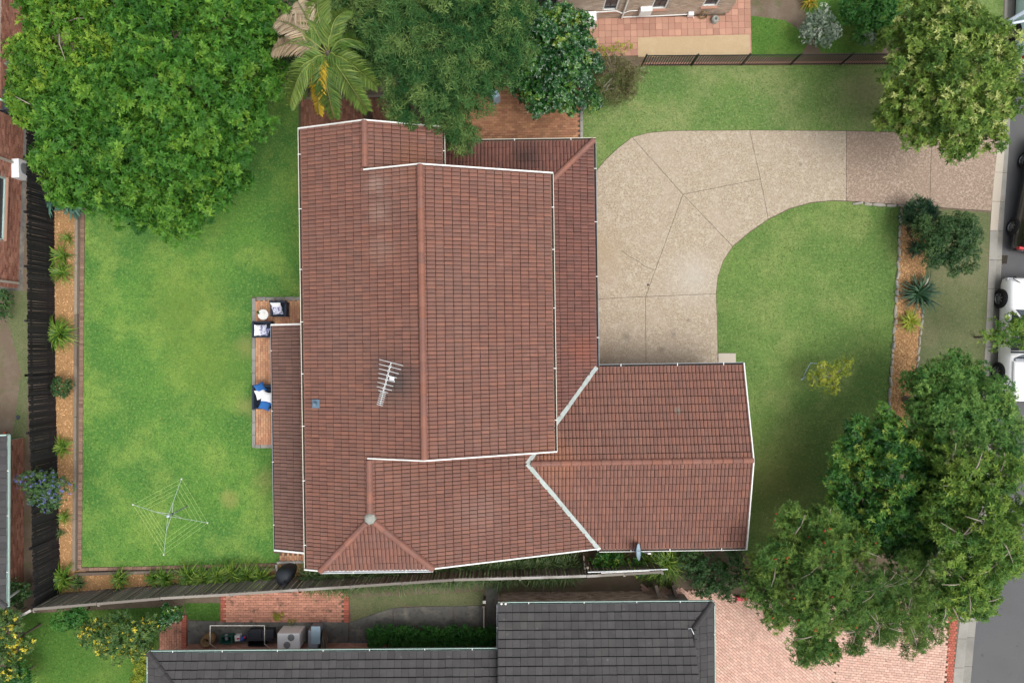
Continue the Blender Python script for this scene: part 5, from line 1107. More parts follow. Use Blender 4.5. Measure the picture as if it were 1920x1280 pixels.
def crown_geo(lobes, leaf, k, dens, sub, el, r, flat=.75, tint_sd=.22, top=-.25, bough=0, rn=.55):
    B, D, Nn, L, Wd, T = [], [], [], [], [], []
    if bough: lobes = boughs(lobes, bough, r, flat)
    for lb in lobes:
        px, py_, rp, h = lb[:4]; vr = lb[4] if len(lb) > 4 else None; fill = len(lb) > 5 and isinstance(lb[5], str)
        if px is None: c, rad = lb[5], rp
        else: c = np.array(G(px, py_, h)); rad = rp / S * (HC - h) / HC
        vr = vr or rad * flat
        rm = (sub[1] + sub[2]) / 2; ns = max(5, int((1.0 if fill else sub[0]) * 2 * rad * rad / rm ** 2))
        d = r.normal(size=(ns * 3, 3)); d = unit(d); d = d[d[:, 2] > top][:ns]; ns = len(d)
        ctr = c + d * np.array([rad, rad, vr]) * r.uniform(.62, 1.0, (ns, 1))
        rs = r.uniform(sub[1], sub[2], ns); lt = r.normal(.5, tint_sd * .6)
        for q in range(ns):
            m = max(2, int(4 * math.pi * rs[q] ** 2 * .6 * dens)); e = unit(r.normal(size=(m * 2, 3)) + np.array([0, 0, .35])); e = e[e[:, 2] > -.35][:m]; m = len(e)
            p = ctr[q] + e * rs[q] * r.uniform(.7, 1.1, (m, 1)) * np.array([1, 1, .8])
            nrm = unit(e + np.array([0, 0, .6]) + r.normal(0, .35, (m, 3)))
            ct = lt * .5 + r.normal(.25, tint_sd, 1)
            t1 = unit(np.cross(nrm, r.normal(size=(m, 3)))); t2 = np.cross(nrm, t1); ph = r.uniform(0, 6.28, m)
            tt = ct + r.normal(0, tint_sd * rn, m)
            for j in range(k):
                a = ph + 2 * math.pi * j / k + r.normal(0, .25, m); ee = r.uniform(el[0], el[1], m)
                dd = (t1 * np.cos(a)[:, None] + t2 * np.sin(a)[:, None]) * np.cos(ee)[:, None] + nrm * np.sin(ee)[:, None]
                B.append(p); D.append(dd); Nn.append(nrm); ll = leaf[0] * r.uniform(.65, 1.25, m); L.append(ll); Wd.append(ll * leaf[1] * .5); T.append(tt + r.normal(0, .05, m))
    return np.concatenate(B), np.concatenate(D), np.concatenate(Nn), np.concatenate(L), np.concatenate(Wd), np.clip(np.concatenate(T), 0, 1)
NLEAF = [0]
def plant(name, label, cat, lobes, m, leaf=(.16, .45), k=6, dens=22, sub=(.9, .3, .5), el=(.1, .6), base=None, trunk=.16, twig=0, seed=1, group=None, flat=.75, tint_sd=.22, part='crown', stems=None, top=-.25, flowers=None, bark='bark', limb_top=.2, bough=0, rn=.55):
    r = np.random.default_rng(seed); rd = random.Random(seed)
    cs = [G(*l[:2], l[3]) for l in lobes]; w = [l[2] for l in lobes]
    if base is None:
        c = sum((c * q for c, q in zip(cs, w)), Vector()) / sum(w); base = Vector((c.x, c.y, 0))
    o = thing(name, base, label, cat, group)
    B, D, Nn, L, Wd, T = crown_geo(lobes, leaf, k, dens, sub, el, r, flat, tint_sd, top, bough, rn)
    NLEAF[0] += len(B) * 2
    link(part, leaf_mesh(part, B, D, Nn, L, Wd, T), m, o)
    hm = min(c.z for c in cs) * .55; tr = MB(); fork = base + Vector((0, 0, max(.12, hm)))
    tr.tube([base, base.lerp(fork, .5) + Vector((rd.uniform(-.1, .1), rd.uniform(-.1, .1), 0)) * trunk * 4, fork], [trunk * 1.25, trunk, trunk * .85], 9)
    for c, q in zip(cs, w):
        top_ = c + Vector((0, 0, limb_top * q / S)); mid = fork.lerp(top_, .5) + Vector((rd.uniform(-.2, .2), rd.uniform(-.2, .2), .15)) * min(1, q / S)
        tr.tube([fork, mid, top_], [trunk * .6, trunk * .38, trunk * .12], 6)
        for _ in range(twig):
            a = rd.uniform(0, 6.28); rr = q / S; e = c + Vector((math.cos(a) * rr, math.sin(a) * rr, rr * rd.uniform(.45, .8))) * rd.uniform(.7, 1.0)
            tr.tube([c + Vector((0, 0, rr * .3)), c.lerp(e, .6) + Vector((0, 0, rr * .22)), e], [trunk * .2, trunk * .14, .008], 5)
    tr.build('trunk' if trunk > .05 else 'stem', M[bark], o)
    if flowers:
        n, fm, fs = flowers; idx = r.choice(len(B), n, replace=False); mb = MB()
        for i in idx:
            p = Vector(B[i] + Nn[i] * fs * .6); q = Vector(unit(Nn[i:i + 1] + r.normal(0, .4, (1, 3)))[0])
            mb.lathe(p, [(0, -fs), (fs * .45, -fs * .6), (fs * .5, fs * .6), (0, fs)], 5, axis=q)
        stuff(mb.build('flowers', fm, o))
    return o
COV = 1.35
LB = lambda h, L: [(x, y, r_, h + dh) for x, y, r_, dh in L]
plant('tree', 'big bright green tree filling the top left corner of the block', 'tree',
      LB(5.0, [(310, 70, 85, .4), (420, 60, 85, .3), (475, 150, 62, -.6), (385, 165, 80, .6), (280, 170, 85, .8), (185, 195, 75, .2), (135, 265, 60, -.4), (200, 325, 70, -.4), (300, 300, 80, .3), (400, 275, 68, 0), (455, 235, 55, -.5), (330, 385, 58, -1.0), (385, 360, 45, -1.0), (265, 385, 45, -1.1), (150, 350, 45, -1.0), (480, 25, 48, -.5), (300, -30, 80, .2), (500, 110, 42, -1.0), (235, 250, 60, .3), (340, 230, 60, .7), (440, 330, 30, -1.2), (110, 310, 32, -1)]),
      M['f_bright'], (.17, .40), 8, 20, (COV, .22, .36), (.1, .7), twig=0, seed=11, trunk=.26, bough=.72)
plant('tree', 'lighter lime green tree with pale twigs at the extreme top left', 'tree', LB(4.6, [(130, 60, 80, .3), (62, 125, 42, -.5), (210, 95, 65, .4), (75, 205, 45, -.7), (110, 0, 75, 0), (190, 10, 60, .3), (45, 95, 26, -1), (60, 165, 28, -1.), (130, 130, 55, .1), (230, 30, 50, .3)]),
      M['f_lime'], (.17, .4), 7, 16, (COV, .2, .34), (.1, .7), twig=2, seed=12, trunk=.14, bark='twig', bough=.6)
plant('tree', 'soft feathery green tree overhanging the house and courtyard at the top', 'tree', LB(5.6, [(690, 45, 62, 0), (765, 55, 72, .5), (850, 40, 78, .6), (930, 60, 62, .2), (965, 22, 40, -.3), (645, 15, 36, -.5), (705, 125, 42, -.6), (780, 145, 58, .2), (855, 155, 58, .3), (905, 115, 58, .2), (815, 100, 62, .8), (838, 215, 36, -.8), (858, 258, 24, -1.4), (765, 185, 32, -.8), (885, 195, 34, -.8), (730, -20, 75, .2), (880, -30, 75, .2), (950, 100, 32, -.6), (845, 240, 22, -1.1), (715, 90, 40, 0)]),
      M['f_feather'], (.21, .15), 7, 28, (COV, .18, .34), (.0, .9), seed=13, trunk=.22, tint_sd=.3, bough=.7)
plant('shrub', 'dark glossy leaved shrub tree between the courtyard and beige house', 'shrub', LB(2.6, [(1010, 60, 44, .2), (1060, 52, 38, .1), (1080, 80, 30, -.2), (1000, 118, 42, .3), (1050, 135, 46, .4), (1095, 130, 28, -.3), (1020, 178, 36, -.1), (1062, 185, 26, -.4), (992, 165, 28, -.3), (975, 95, 34, 0), (1035, 95, 46, .5)]),
      M['f_gloss'], (.12, .6), 5, 40, (COV, .16, .28), (.0, .7), seed=14, trunk=.1, bough=.45)
plant('shrub', 'small glossy shrub at the corner of the courtyard edging', 'shrub', LB(.9, [(1107, 188, 20, 0), (1100, 165, 15, .1)]), M['f_gloss'], (.10, .6), 5, 45, (COV, .15, .25), (.0, .7), seed=15, trunk=.03)
plant('shrub', 'straggly brown-green bush with dry twigs beside the glossy shrub', 'shrub', LB(1.0, [(1150, 148, 38, 0), (1185, 140, 24, -.1), (1130, 172, 20, -.2), (1165, 172, 24, -.3)]), M['f_dry'], (.16, .16), 6, 24, (COV, .16, .3), (.0, .9), seed=16, trunk=.035, twig=9, bark='twig')
plant('tree', 'street tree with pale yellow tipped leaves at the top right of the driveway', 'tree', LB(4.6, [(1705, 150, 55, 0), (1765, 65, 65, .3), (1830, 105, 66, .4), (1872, 175, 42, -.3), (1800, 180, 68, .7), (1722, 225, 48, -.4), (1690, 200, 40, -.5), (1790, 245, 46, -.5), (1845, 248, 34, -.8), (1662, 218, 22, -1.2), (1745, 110, 60, .5), (1725, 25, 36, -.2), (1885, 125, 28, -.5), (1780, 22, 34, -.2), (1705, 85, 36, -.1), (1850, 205, 40, -.1), (1795, 285, 18, -1.4)]),
      M['f_street'], (.15, .36), 7, 22, (COV, .18, .32), (.1, .8), seed=17, trunk=.18, bough=.55, tint_sd=.3)
plant('shrub', 'dense round dark bush between the mulch bed and street verge', 'shrub', LB(1.7, [(1780, 450, 44, .2), (1748, 470, 30, -.2), (1800, 485, 32, -.1), (1745, 430, 32, -.1), (1805, 430, 30, 0)]), M['f_bush'], (.07, .4), 6, 100, (COV, .16, .3), (.0, .8), seed=18, trunk=.06)
plant('tree', 'rounded light green tree on the street verge below the pickup', 'tree', LB(3.6, [(1760, 718, 52, .2), (1828, 742, 54, .3), (1722, 715, 34, -.3), (1868, 800, 42, -.2), (1792, 800, 56, .4), (1732, 765, 38, -.1), (1870, 850, 36, -.4), (1770, 760, 50, .6), (1800, 690, 26, -.4)]), M['f_mid'], (.12, .3), 7, 36, (COV, .16, .3), (.1, .8), seed=19, trunk=.13, bough=.55)
plant('tree', 'dark leafy tree crowding the right end of the front lawn', 'tree', LB(3.4, [(1612, 830, 44, .1), (1655, 805, 38, .1), (1598, 895, 40, -.2), (1678, 880, 54, .5), (1722, 850, 40, .1), (1660, 955, 50, .2), (1722, 955, 48, .3), (1700, 1020, 42, 0), (1745, 915, 38, .2), (1645, 1000, 36, -.2), (1630, 860, 40, .3), (1592, 958, 34, -.4), (1612, 985, 30, -.4), (1575, 935, 20, -.6), (1740, 1010, 30, 0)]), M['f_dark'], (.15, .3), 9, 26, (COV, .16, .3), (.0, .8), seed=20, trunk=.14, bough=.5, tint_sd=.3)
plant('tree', 'sprawling olive green tree with bare pale branches at the right edge', 'tree', LB(5.2, [(1798, 900, 54, .1), (1862, 885, 48, .2), (1842, 975, 62, .6), (1893, 960, 40, .1), (1790, 1000, 54, .3), (1800, 1085, 52, .1), (1855, 1050, 52, .3), (1765, 1115, 40, -.5), (1825, 1125, 34, -.6), (1880, 1035, 36, -.1), (1775, 860, 34, -.3), (1760, 950, 34, -.2)]), M['f_olive'], (.16, .3), 7, 20, (COV, .18, .32), (.0, .8), seed=21, trunk=.15, twig=3, bark='twig', limb_top=.5, bough=.6)
plant('tree', 'bottlebrush tree with scattered red flowers beside the garage corner', 'tree', LB(4.0, [(1482, 1000, 44, 0), (1540, 982, 40, .1), (1450, 1048, 42, -.2), (1530, 1050, 52, .5), (1598, 1020, 36, -.1), (1432, 1098, 34, -.5), (1500, 1125, 54, .4), (1575, 1110, 52, .4), (1520, 1185, 40, -.3), (1550, 1205, 26, -.8), (1447, 1150, 24, -.8), (1410, 1062, 20, -.9), (1515, 1215, 18, -1.)]), M['f_bottle'], (.14, .22), 9, 30, (COV, .18, .32), (.1, .9), seed=22, trunk=.13, twig=1, bough=.55, flowers=(70, M['redflower'], .07), bark='twig')
plant('tree', 'thin grey-green tree with arching pale twigs over the pink brick driveway', 'tree', LB(4.3, [(1640, 1095, 44, .2), (1640, 1165, 40, 0), (1690, 1150, 42, .1), (1700, 1085, 40, .2), (1708, 1198, 24, -.8), (1738, 1165, 26, -.6), (1600, 1180, 28, -.5)]), M['f_bottle'], (.16, .14), 9, 28, (COV, .18, .32), (.1, .9), seed=23, trunk=.08, twig=6, bark='twig', limb_top=.5, bough=.55)
plant('tree', 'sparse small street tree leaning over the white pickup', 'tree', LB(2.9, [(1858, 622, 18, 0), (1885, 610, 22, .2), (1908, 632, 20, .2), (1872, 645, 16, -.1), (1915, 605, 20, .2)]), M['f_olive'], (.12, .36), 6, 26, (COV, .16, .28), (.0, .8), seed=24, trunk=.045, twig=2, base=G(1828, 632))
plant('sapling', 'small yellow-green sapling alone on the front lawn', 'sapling', LB(1.5, [(1530, 712, 17, -.1), (1553, 705, 20, .1), (1578, 690, 18, .1), (1560, 722, 14, 0), (1545, 690, 13, 0), (1590, 677, 9, 0)]), M['f_yellow'], (.10, .42), 5, 26, (COV, .12, .2), (.0, .7), seed=25, trunk=.025, twig=3, base=G(1548, 703), bark='twig', top=-.6)
plant('shrub', 'blue flowering plumbago bush spilling over the left fence', 'shrub', LB(1.5, [(85, 905, 26, .2), (110, 915, 24, 0), (70, 925, 20, .2), (95, 935, 20, -.1), (52, 905, 16, .3)]), M['f_blue'], (.08, .4), 6, 55, (COV, .15, .26), (.0, .8), seed=26, trunk=.03, tint_sd=.16, rn=2.3)
plant('shrub', 'round clipped gardenia with white flowers in the left bed', 'shrub', LB(.55, [(118, 725, 18, 0)]), M['f_bush'], (.055, .5), 6, 160, (COV, .1, .16), (.0, .8), seed=27, trunk=.02, flowers=(9, M['whiteflower'], .025))
plant('shrub', 'yellow flowering shrub on the neighbour lawn at lower left', 'shrub', LB(1.8, [(190, 1190, 30, 0), (225, 1180, 34, .2), (262, 1180, 28, .1), (215, 1215, 24, -.2), (255, 1205, 24, -.1), (170, 1185, 16, -.3), (280, 1170, 16, -.1)]), M['f_flower'], (.11, .42), 6, 42, (COV, .16, .3), (.0, .8), seed=28, trunk=.05, tint_sd=.16, rn=2.3)
plant('shrub', 'dark green shrub behind the bottom fence near the yellow flowers', 'shrub', LB(1.2, [(150, 1158, 22, 0), (120, 1160, 16, -.1)]), M['f_hedge'], (.09, .45), 6, 50, (COV, .15, .26), (.0, .8), seed=29, trunk=.03)
plant('shrub', 'glossy shrub beside the red brick path at lower left', 'shrub', LB(1.2, [(318, 1152, 20, 0), (308, 1166, 12, 0)]), M['f_gloss'], (.10, .5), 5, 50, (COV, .15, .25), (.0, .8), seed=30, trunk=.03)
plant('shrub', 'yellowish shrub at the bottom left corner of the picture', 'shrub', LB(2.0, [(15, 1180, 28, .1), (30, 1215, 22, -.1), (0, 1240, 34, 0), (42, 1208, 12, -.2), (10, 1150, 12, 0)]), M['f_flower'], (.13, .42), 6, 30, (COV, .18, .3), (.0, .8), seed=31, trunk=.05, tint_sd=.16, rn=2.2)
plant('shrub', 'dark green low shrub at the bottom left corner below the yellowish one', 'shrub', LB(1.2, [(30, 1260, 26, 0), (50, 1275, 18, -.1), (5, 1285, 26, 0)]), M['f_dark'], (.11, .5), 6, 40, (COV, .15, .26), (.0, .8), seed=32, trunk=.04)
plant('shrub', 'dark shrub between the lower left house and fence corner', 'shrub', LB(1.0, [(28, 1108, 16, 0), (42, 1120, 14, 0), (40, 1095, 12, 0)]), M['f_bush'], (.09, .45), 6, 50, (COV, .14, .24), (.0, .8), seed=33, trunk=.03)
plant('hedge', 'bright yellow-green hedge beside the charcoal roof corner', 'hedge', LB(.8, [(265, 1235, 14, 0), (268, 1258, 15, 0), (262, 1280, 16, 0), (272, 1222, 10, 0)]), M['f_yellow'], (.07, .45), 6, 70, (COV, .12, .2), (.0, .8), seed=34, trunk=.03)
hl = [(700 + i * 11.2, 1190 + (i % 2) * 1.0 + dy, 9.5, .55 + (i % 3) * .02) for i in range(21) for dy in (-9, 3, 11)]
plant('hedge', 'long clipped dark green box hedge beside the charcoal roof', 'hedge', hl, M['f_hedge'], (.06, .4), 6, 120, (COV, .09, .15), (.0, .9), seed=35, trunk=.02, tint_sd=.16, flat=1.6, flowers=(4, M['whiteflower'], .03))
plant('shrub', 'silver leaved shrub in the garden at the top', 'shrub', LB(.9, [(1525, 50, 24, 0), (1550, 60, 22, 0), (1545, 35, 20, 0), (1515, 65, 14, -.1), (1540, 78, 14, -.1)]), M['f_silver'], (.08, .45), 6, 50, (COV, .14, .26), (.0, .8), seed=36, trunk=.03)
plant('shrub', 'spreading green shrub right of the silver one in the top garden', 'shrub', LB(.8, [(1610, 20, 34, 0), (1650, 35, 28, 0), (1620, 55, 24, -.1), (1660, 8, 28, 0), (1590, 30, 18, -.1)]), M['f_hedge'], (.10, .45), 6, 40, (COV, .15, .28), (.0, .8), seed=37, trunk=.03)
plant('shrub', 'white speckled shrub below the spreading green one in the top garden', 'shrub', LB(.6, [(1625, 72, 16, 0), (1645, 60, 14, 0), (1640, 50, 12, 0)]), M['f_silver'], (.08, .45), 6, 50, (COV, .12, .2), (.0, .8), seed=38, trunk=.02)
plant('shrub', 'low yellow-green shrub at the driveway side of the street tree', 'shrub', LB(1.0, [(1660, 70, 18, 0), (1690, 75, 16, 0), (1640, 80, 12, -.1)]), M['f_street'], (.10, .42), 6, 40, (COV, .15, .25), (.0, .8), seed=39, trunk=.03)
plant('shrub', 'grey-green shrub below the outbuilding at the far left', 'shrub', LB(1.0, [(25, 200, 16, 0), (20, 130, 14, 0), (35, 165, 12, 0), (5, 155, 14, 0)]), M['f_silver'], (.09, .3), 6, 40, (COV, .15, .25), (.0, .8), seed=40, trunk=.03)
plant('shrub', 'dark leafy undergrowth shrub below the satellite dish', 'shrub', LB(.7, [(1140, 1048, 20, 0), (1160, 1056, 18, 0), (1120, 1050, 14, 0), (1195, 1060, 16, 0)]), M['f_dark'], (.12, .4), 6, 30, (COV, .15, .26), (.0, .8), seed=41, trunk=.02)
plant('shrub', 'dark shrubs under the garage eave beside the bottlebrush tree', 'shrub', LB(.8, [(1290, 1045, 22, 0), (1330, 1055, 24, 0), (1370, 1048, 22, 0), (1300, 1075, 20, -.2), (1350, 1085, 24, -.2), (1390, 1080, 20, -.1), (1320, 1100, 20, -.3), (1370, 1108, 18, -.3)]), M['f_bush'], (.11, .4), 6, 36, (COV, .16, .3), (.0, .8), seed=42, trunk=.03)
plant('shrub', 'weedy green seedling on the neighbour mossy paved pad', 'shrub', LB(.15, [(522, 1152, 9, 0), (548, 1165, 6, 0)]), M['f_yellow'], (.07, .4), 5, 60, (COV, .06, .1), (.0, .7), seed=43, trunk=.008)
plant('shrub', 'young green creeper on the terracotta paving by the beige house', 'shrub', LB(.3, [(1135, 98, 12, 0), (1160, 92, 12, 0), (1110, 85, 10, 0), (1180, 84, 8, 0)]), M['f_yellow'], (.07, .4), 5, 40, (COV, .08, .14), (.0, .7), seed=44, trunk=.01)
plant('shrub', 'dark green garden shrub beside the dirt strip at the left edge', 'shrub', LB(.6, [(8, 565, 16, 0), (5, 590, 14, 0), (15, 550, 12, 0)]), M['f_bush'], (.09, .45), 6, 40, (COV, .14, .24), (.0, .8), seed=46, trunk=.02)
plant('bush', 'dark spiky bush at the driveway corner of the front bed', 'shrub', LB(.8, [(1718, 400, 26, 0), (1700, 405, 16, -.1), (1735, 395, 18, 0), (1715, 420, 16, -.1)]), M['f_cycad'], (.20, .16), 9, 26, (COV, .12, .22), (.2, 1.1), seed=45, trunk=.03)

plant('shrub', 'dark shrubby undergrowth between the big tree and the palm', 'shrub', LB(1.6, [(505, 30, 30, 0), (530, 60, 22, -.3), (555, 12, 28, -.2), (500, 75, 22, -.4), (545, 105, 20, -.6), (590, 60, 26, -.6), (650, 95, 26, -.7), (570, 150, 18, -.9), (660, 135, 20, -.8), (620, 20, 26, -.6)]), M['f_bush'], (.11, .4), 6, 44, (COV, .16, .3), (.0, .8), seed=47, trunk=.04)
# strap-leaved plants
def blades(n, c, R, h, w, r, seg=4, droop=1.0, erect=(.5, 1.2), spread=.05):
    V, F, T = [], [], []
    for i in range(n):
        a = r.uniform(0, 6.28); L = R * r.uniform(.55, 1.12); e = r.uniform(*erect); tw = r.uniform(-.4, .4); ww = w * r.uniform(.7, 1.2)
        d = np.array([math.cos(a), math.sin(a), 0]); s_ = np.array([-math.sin(a), math.cos(a), 0]); b = np.array(c) + np.append(r.normal(0, spread, 2), 0); n0 = len(V); tint = np.clip(r.normal(.5, .25), 0, 1)
        for k in range(seg + 1):
            t_ = k / seg; z = h * e * (math.sin(min(1.0, t_ * 1.25) * math.pi * .5) - droop * .75 * max(0, t_ - .45) ** 1.5 * 2); wd = ww * (1 - t_ ** 2.2) + .002
            p = b + d * L * (t_ ** 1.1) + s_ * tw * L * t_ * t_ * .5 + np.array([0, 0, max(.01, z)])
            V += [p - s_ * wd / 2 + np.array([0, 0, wd * .25]), p + s_ * wd / 2 + np.array([0, 0, wd * .25])]; T += [tint, tint]
        for k in range(seg): F.append((n0 + 2 * k, n0 + 2 * k + 1, n0 + 2 * k + 3, n0 + 2 * k + 2))
    return np.array(V), np.array(F), np.array(T)
def strap(name, label, px, py_, R, m, n=34, h=.45, w=.035, seed=1, group=None, cat='plant', **kw):
    r = np.random.default_rng(seed); c = G(px, py_); o = thing(name, c, label, cat, group)
    V, F, T = blades(int(n * 2.2), (c.x, c.y, .02), R / S * 1.4, h * 1.1, w * 1.4, r, **kw); link('leaves', fast_mesh('leaves', V, F, T), m, o)
    MB().lathe((c.x, c.y, 0), [(.05, 0), (.045, .05), (.02, .09), (0, .1)], 7).build('base', M['bark'], o); return o
gS = 'strappy plants in the left bed'
strap('strappy_plant', 'small strappy plant nearest the agaves in the left bed', 130, 447, 16, M['f_strap'], 16, .3, .02, 51, gS)
strap('strappy_plant', 'thin strappy plant just below the top one in the left bed', 122, 480, 24, M['f_strap'], 26, .4, .03, 52, gS)
strap('strappy_plant', 'thicker strappy clump right below the thin one in the left bed', 120, 511, 21, M['f_strap'], 34, .4, .034, 53, gS)
strap('strappy_plant', 'largest strappy clump of the left bed, above the round gardenia', 120, 625, 28, M['f_strap'], 70, .5, .036, 54, gS)
strap('strappy_plant', 'strappy clump between the round gardenia and the blue flowering bush', 123, 836, 18, M['f_strap'], 34, .35, .03, 55, gS)
strap('strappy_plant', 'small strappy plant just below the blue flowering bush', 125, 967, 14, M['f_strap'], 20, .3, .026, 56, gS)
strap('strappy_plant', 'tiny brownish strappy plant low in the left bed', 117, 996, 10, M['f_loma'], 16, .25, .022, 57, gS)
strap('strappy_plant', 'large strappy clump in the fence corner at lower left', 125, 1080, 24, M['f_strap'], 60, .5, .034, 58, gS)
strap('strappy_plant', 'dark small clump right of the fence corner clump', 152, 1090, 14, M['f_loma'], 30, .35, .03, 59, gS)
gB = 'strappy plants along the bottom bed'
for i, (x, y, R, n, lab) in enumerate([(232, 1081, 18, 34, 'lone strappy clump in the bottom bed right of the corner'), (294, 1080, 15, 26, 'first small strappy clump of the long bottom row'), (314, 1080, 20, 42, 'second strappy clump of the long bottom row'), (360, 1076, 24, 54, 'third strappy clump of the bottom row where it thickens'),
        (385, 1082, 24, 54, 'fourth strappy clump of the bottom row'), (412, 1078, 24, 54, 'fifth strappy clump of the bottom row'), (440, 1074, 25, 54, 'sixth strappy clump of the bottom row'), (468, 1078, 25, 54, 'seventh strappy clump of the bottom row'), (494, 1080, 24, 50, 'last strappy clump of the bottom row beside the barbecue')]):
    strap('strappy_plant', lab, x, y, R, M['f_strap'], n, .48, .036, 70 + i, gB)
gL = 'dark grassy clumps under the south eave'
ords = ['first', 'second', 'third', 'fourth', 'fifth', 'sixth', 'seventh', 'eighth', 'ninth', 'tenth', 'eleventh', 'twelfth', 'thirteenth', 'fourteenth', 'fifteenth', 'sixteenth']
for i in range(16):
    x = 598 + i * 31; strap('grass_clump', f'{ords[i]} dark grassy clump from the barbecue between south eave and fence', x, 1073 - i * 1.2 + (i % 3) * 2, 30, M['f_loma'], 150, .95, .02, 100 + i, gL, spread=.12)
strap('grass_clump', 'bright arching grass clump below the garage gutter near the dish', 1245, 1050, 36, M['f_strap'], 130, .8, .026, 130, spread=.12)
strap('grass_clump', 'second bright grass clump between dish and garage corner', 1218, 1058, 26, M['f_strap'], 80, .6, .026, 131, spread=.1)
strap('fern', 'light green fern below the garage valley end', 1150, 1046, 22, M['f_strap'], 60, .5, .03, 132, spread=.08)
strap('agave', 'left blue-green agave at the top of the left bed', 108, 377, 24, M['f_agave'], 24, .5, .11, 140, 'agaves in the left bed', erect=(.4, 1.3), droop=.4)
strap('agave', 'right blue-green agave beside the tree at the bed top', 144, 386, 22, M['f_agave'], 24, .5, .11, 141, 'agaves in the left bed', erect=(.4, 1.3), droop=.4)
strap('agave', 'spiky dark green agave in the middle of the front mulch bed', 1715, 551, 30, M['f_cycad'], 60, .6, .055, 142, erect=(.3, 1.3), droop=.5)
strap('succulent', 'yellow-green rosette plant in the front mulch bed', 1701, 603, 17, M['f_yellow'], 44, .3, .05, 143, erect=(.4, 1.3), droop=.5)
strap('succulent', 'small dark rosette plant in the upper front mulch bed', 1714, 466, 15, M['f_cycad'], 34, .3, .04, 144, erect=(.4, 1.2))
strap('succulent', 'yellow spiky plant at the top edge of the north garden', 1514, 8, 16, M['f_palmyel'], 26, .4, .04, 145)
tp_ = thing('potted_plant', G(495, 588), 'tiny green plant in a white pot on the round table', 'plant'); pc = G(495, 587.5, .545); MB().lathe(pc, [(.03, 0), (.045, .07), (.038, .07), (0, .06)], 12).build('pot', M['white'], tp_)
V, F, T = blades(40, (pc.x, pc.y, pc.z + .06), .10, .12, .02, np.random.default_rng(150), spread=.012); V[:, 2] += pc.z + .05; link('leaves', fast_mesh('leaves', V, F, T), M['f_bush'], tp_)

# palm
pl = thing('palm_tree', G(640, 140), 'palm tree with green, dry and yellowing fronds above the house', 'palm tree')
hp = 6.7; ctr = G(618, 104, hp); MB().tube([Vector((ctr.x, ctr.y, 0)), Vector((ctr.x + .1, ctr.y, 2.5)), ctr], [.2, .15, .13], 12).build('trunk', M['bark'], pl)
MB().lathe(ctr, [(.13, -.5), (.16, -.2), (.12, .1), (.04, .35), (0, .4)], 12).build('crownshaft', M['f_palm'] if False else M['bark'], pl)
fr_ = [((520, 42), 'f_palmdry', 1.0), ((512, 98), 'f_palmdry', .95), ((560, 5), 'f_palmdry', .9), ((600, -15), 'f_palm', 1.0), ((575, 20), 'f_palm', .95), ((540, 66), 'f_palm', .95), ((645, 70), 'f_palm', .9), ((690, 85), 'f_palm', .9), ((540, 185), 'f_palm', .8), ((545, 200), 'f_palm', .95), ((600, 215), 'f_palmyel', .75), ((628, 222), 'f_palm', 1.0), ((690, 210), 'f_palm', 1.0), ((708, 165), 'f_palm', .95), ((580, 160), 'f_palm', .8), ((660, 140), 'f_palm', .8), ((660, 20), 'f_palm', .85)]
rp2 = np.random.default_rng(160); M['rachis'] = mat('palm_rachis', (.22, .27, .06), .6)
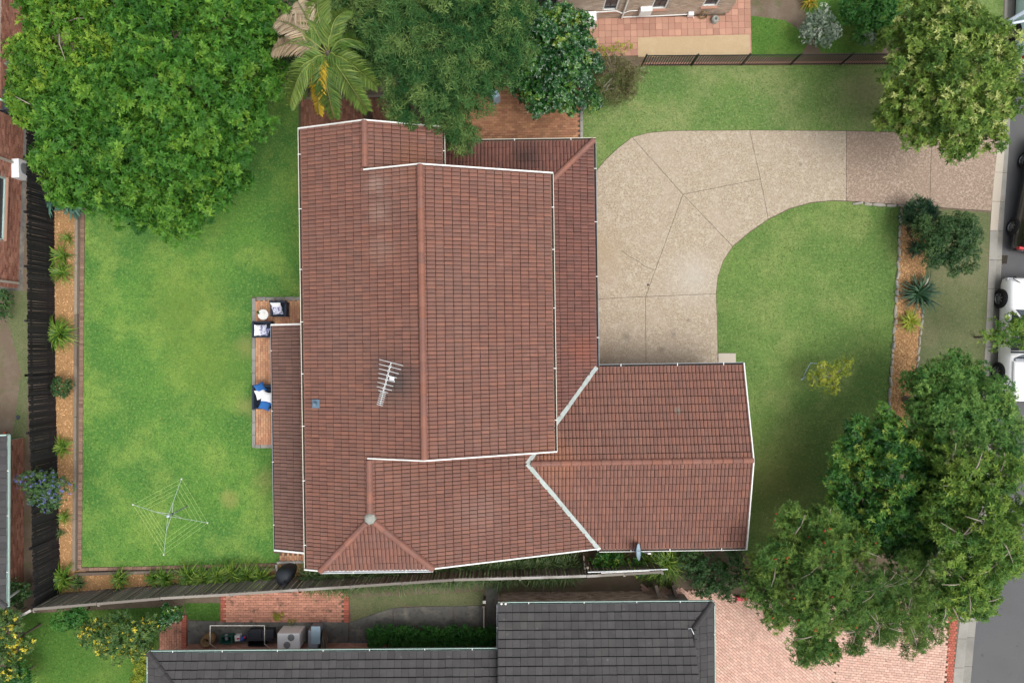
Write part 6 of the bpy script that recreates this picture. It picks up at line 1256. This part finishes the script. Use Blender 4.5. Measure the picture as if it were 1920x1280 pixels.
for (ex, ey), mk, sc in fr_:
    end = G(ex, ey, hp - .9); d = end - ctr; pts = []; N_ = 14
    for k in range(N_ + 1):
        t_ = k / N_; pts.append(ctr + Vector((d.x * t_, d.y * t_, .75 * math.sin(min(1, t_ * 1.4) * math.pi * .62) - 1.5 * t_ ** 2.4)))
    rach = MB().tube(pts, [.020 * (1 - .8 * k / N_) for k in range(N_ + 1)], 5).build('frond', M['rachis'], pl)
    B, D, Nn, L, Wd, T = [], [], [], [], [], []
    base_t = rp2.uniform(.3, .7)
    for k in range(92):
        t_ = .14 + .86 * k / 91; q = t_ * N_; i = min(int(q), N_ - 1); p = pts[i].lerp(pts[i + 1], q - i); dr = (pts[i + 1] - pts[i]).normalized(); sd = dr.cross(Vector((0, 0, 1))).normalized()
        for s in (-1, 1):
            ln = .68 * sc * (math.sin(math.pi * (.12 + .80 * t_)) ** .7) * rp2.uniform(.85, 1.1); v = (sd * s * .8 + dr * .62 + Vector((0, 0, rp2.uniform(-.35, .1)))).normalized()
            B.append(p); D.append(v); Nn.append((Vector((0, 0, 1)) + sd * s * .5).normalized()); L.append(ln); Wd.append(.027); T.append(np.clip(base_t + rp2.normal(0, .15), 0, 1))
    A_ = [np.array([list(q) for q in z]) for z in (B, D, Nn)]
    link('leaflets', leaf_mesh('leaflets', *A_, np.array(L), np.array(Wd), np.array(T)), M[mk], rach)
# fallen leaves
def litter(areas, n, z, seed):
    r = np.random.default_rng(seed); B, D, T = [], [], []
    for (x, y, sx, sy), k in areas:
        for _ in range(k):
            p = G(x + r.normal(0, sx), y + r.normal(0, sy)); B.append((p.x, p.y, z)); a = r.uniform(0, 6.28); D.append((math.cos(a), math.sin(a), r.uniform(-.1, .25))); T.append(r.uniform(0, 1))
    B, D = np.array(B), unit(np.array(D)); n = len(B); L = r.uniform(.03, .075, n)
    return leaf_mesh('fallen_leaves', B, D, np.tile([0, 0, 1.0], (n, 1)) + r.normal(0, .2, (n, 3)), L, L * .25, np.array(T))
M['f_fallen'] = leafmat('fallen_leaf', (.12, .07, .03), (.24, .16, .06), (.42, .34, .12), .1, .7, .2)
stuff(link('fallen_leaves', litter([((1640, 300, 60, 30), 60), ((1600, 860, 60, 60), 90), ((1470, 940, 40, 60), 90), ((500, 250, 30, 60), 50), ((1150, 220, 40, 40), 60), ((330, 430, 80, 25), 40), ((1700, 420, 40, 20), 20), ((1780, 600, 40, 60), 40), ((1500, 1230, 120, 25), 120), ((950, 230, 60, 25), 60), ((1665, 780, 12, 30), 60), ((300, 700, 100, 160), 40), ((1875, 480, 6, 120), 60), ((1845, 900, 8, 120), 40), ((1225, 280, 60, 20), 30)], 0, .055, 5), M['f_fallen']), 'scattered brown fallen leaves on lawns and paving', 'leaves')
print('leaf tris', NLEAF[0], 'objects', len(bpy.data.objects))
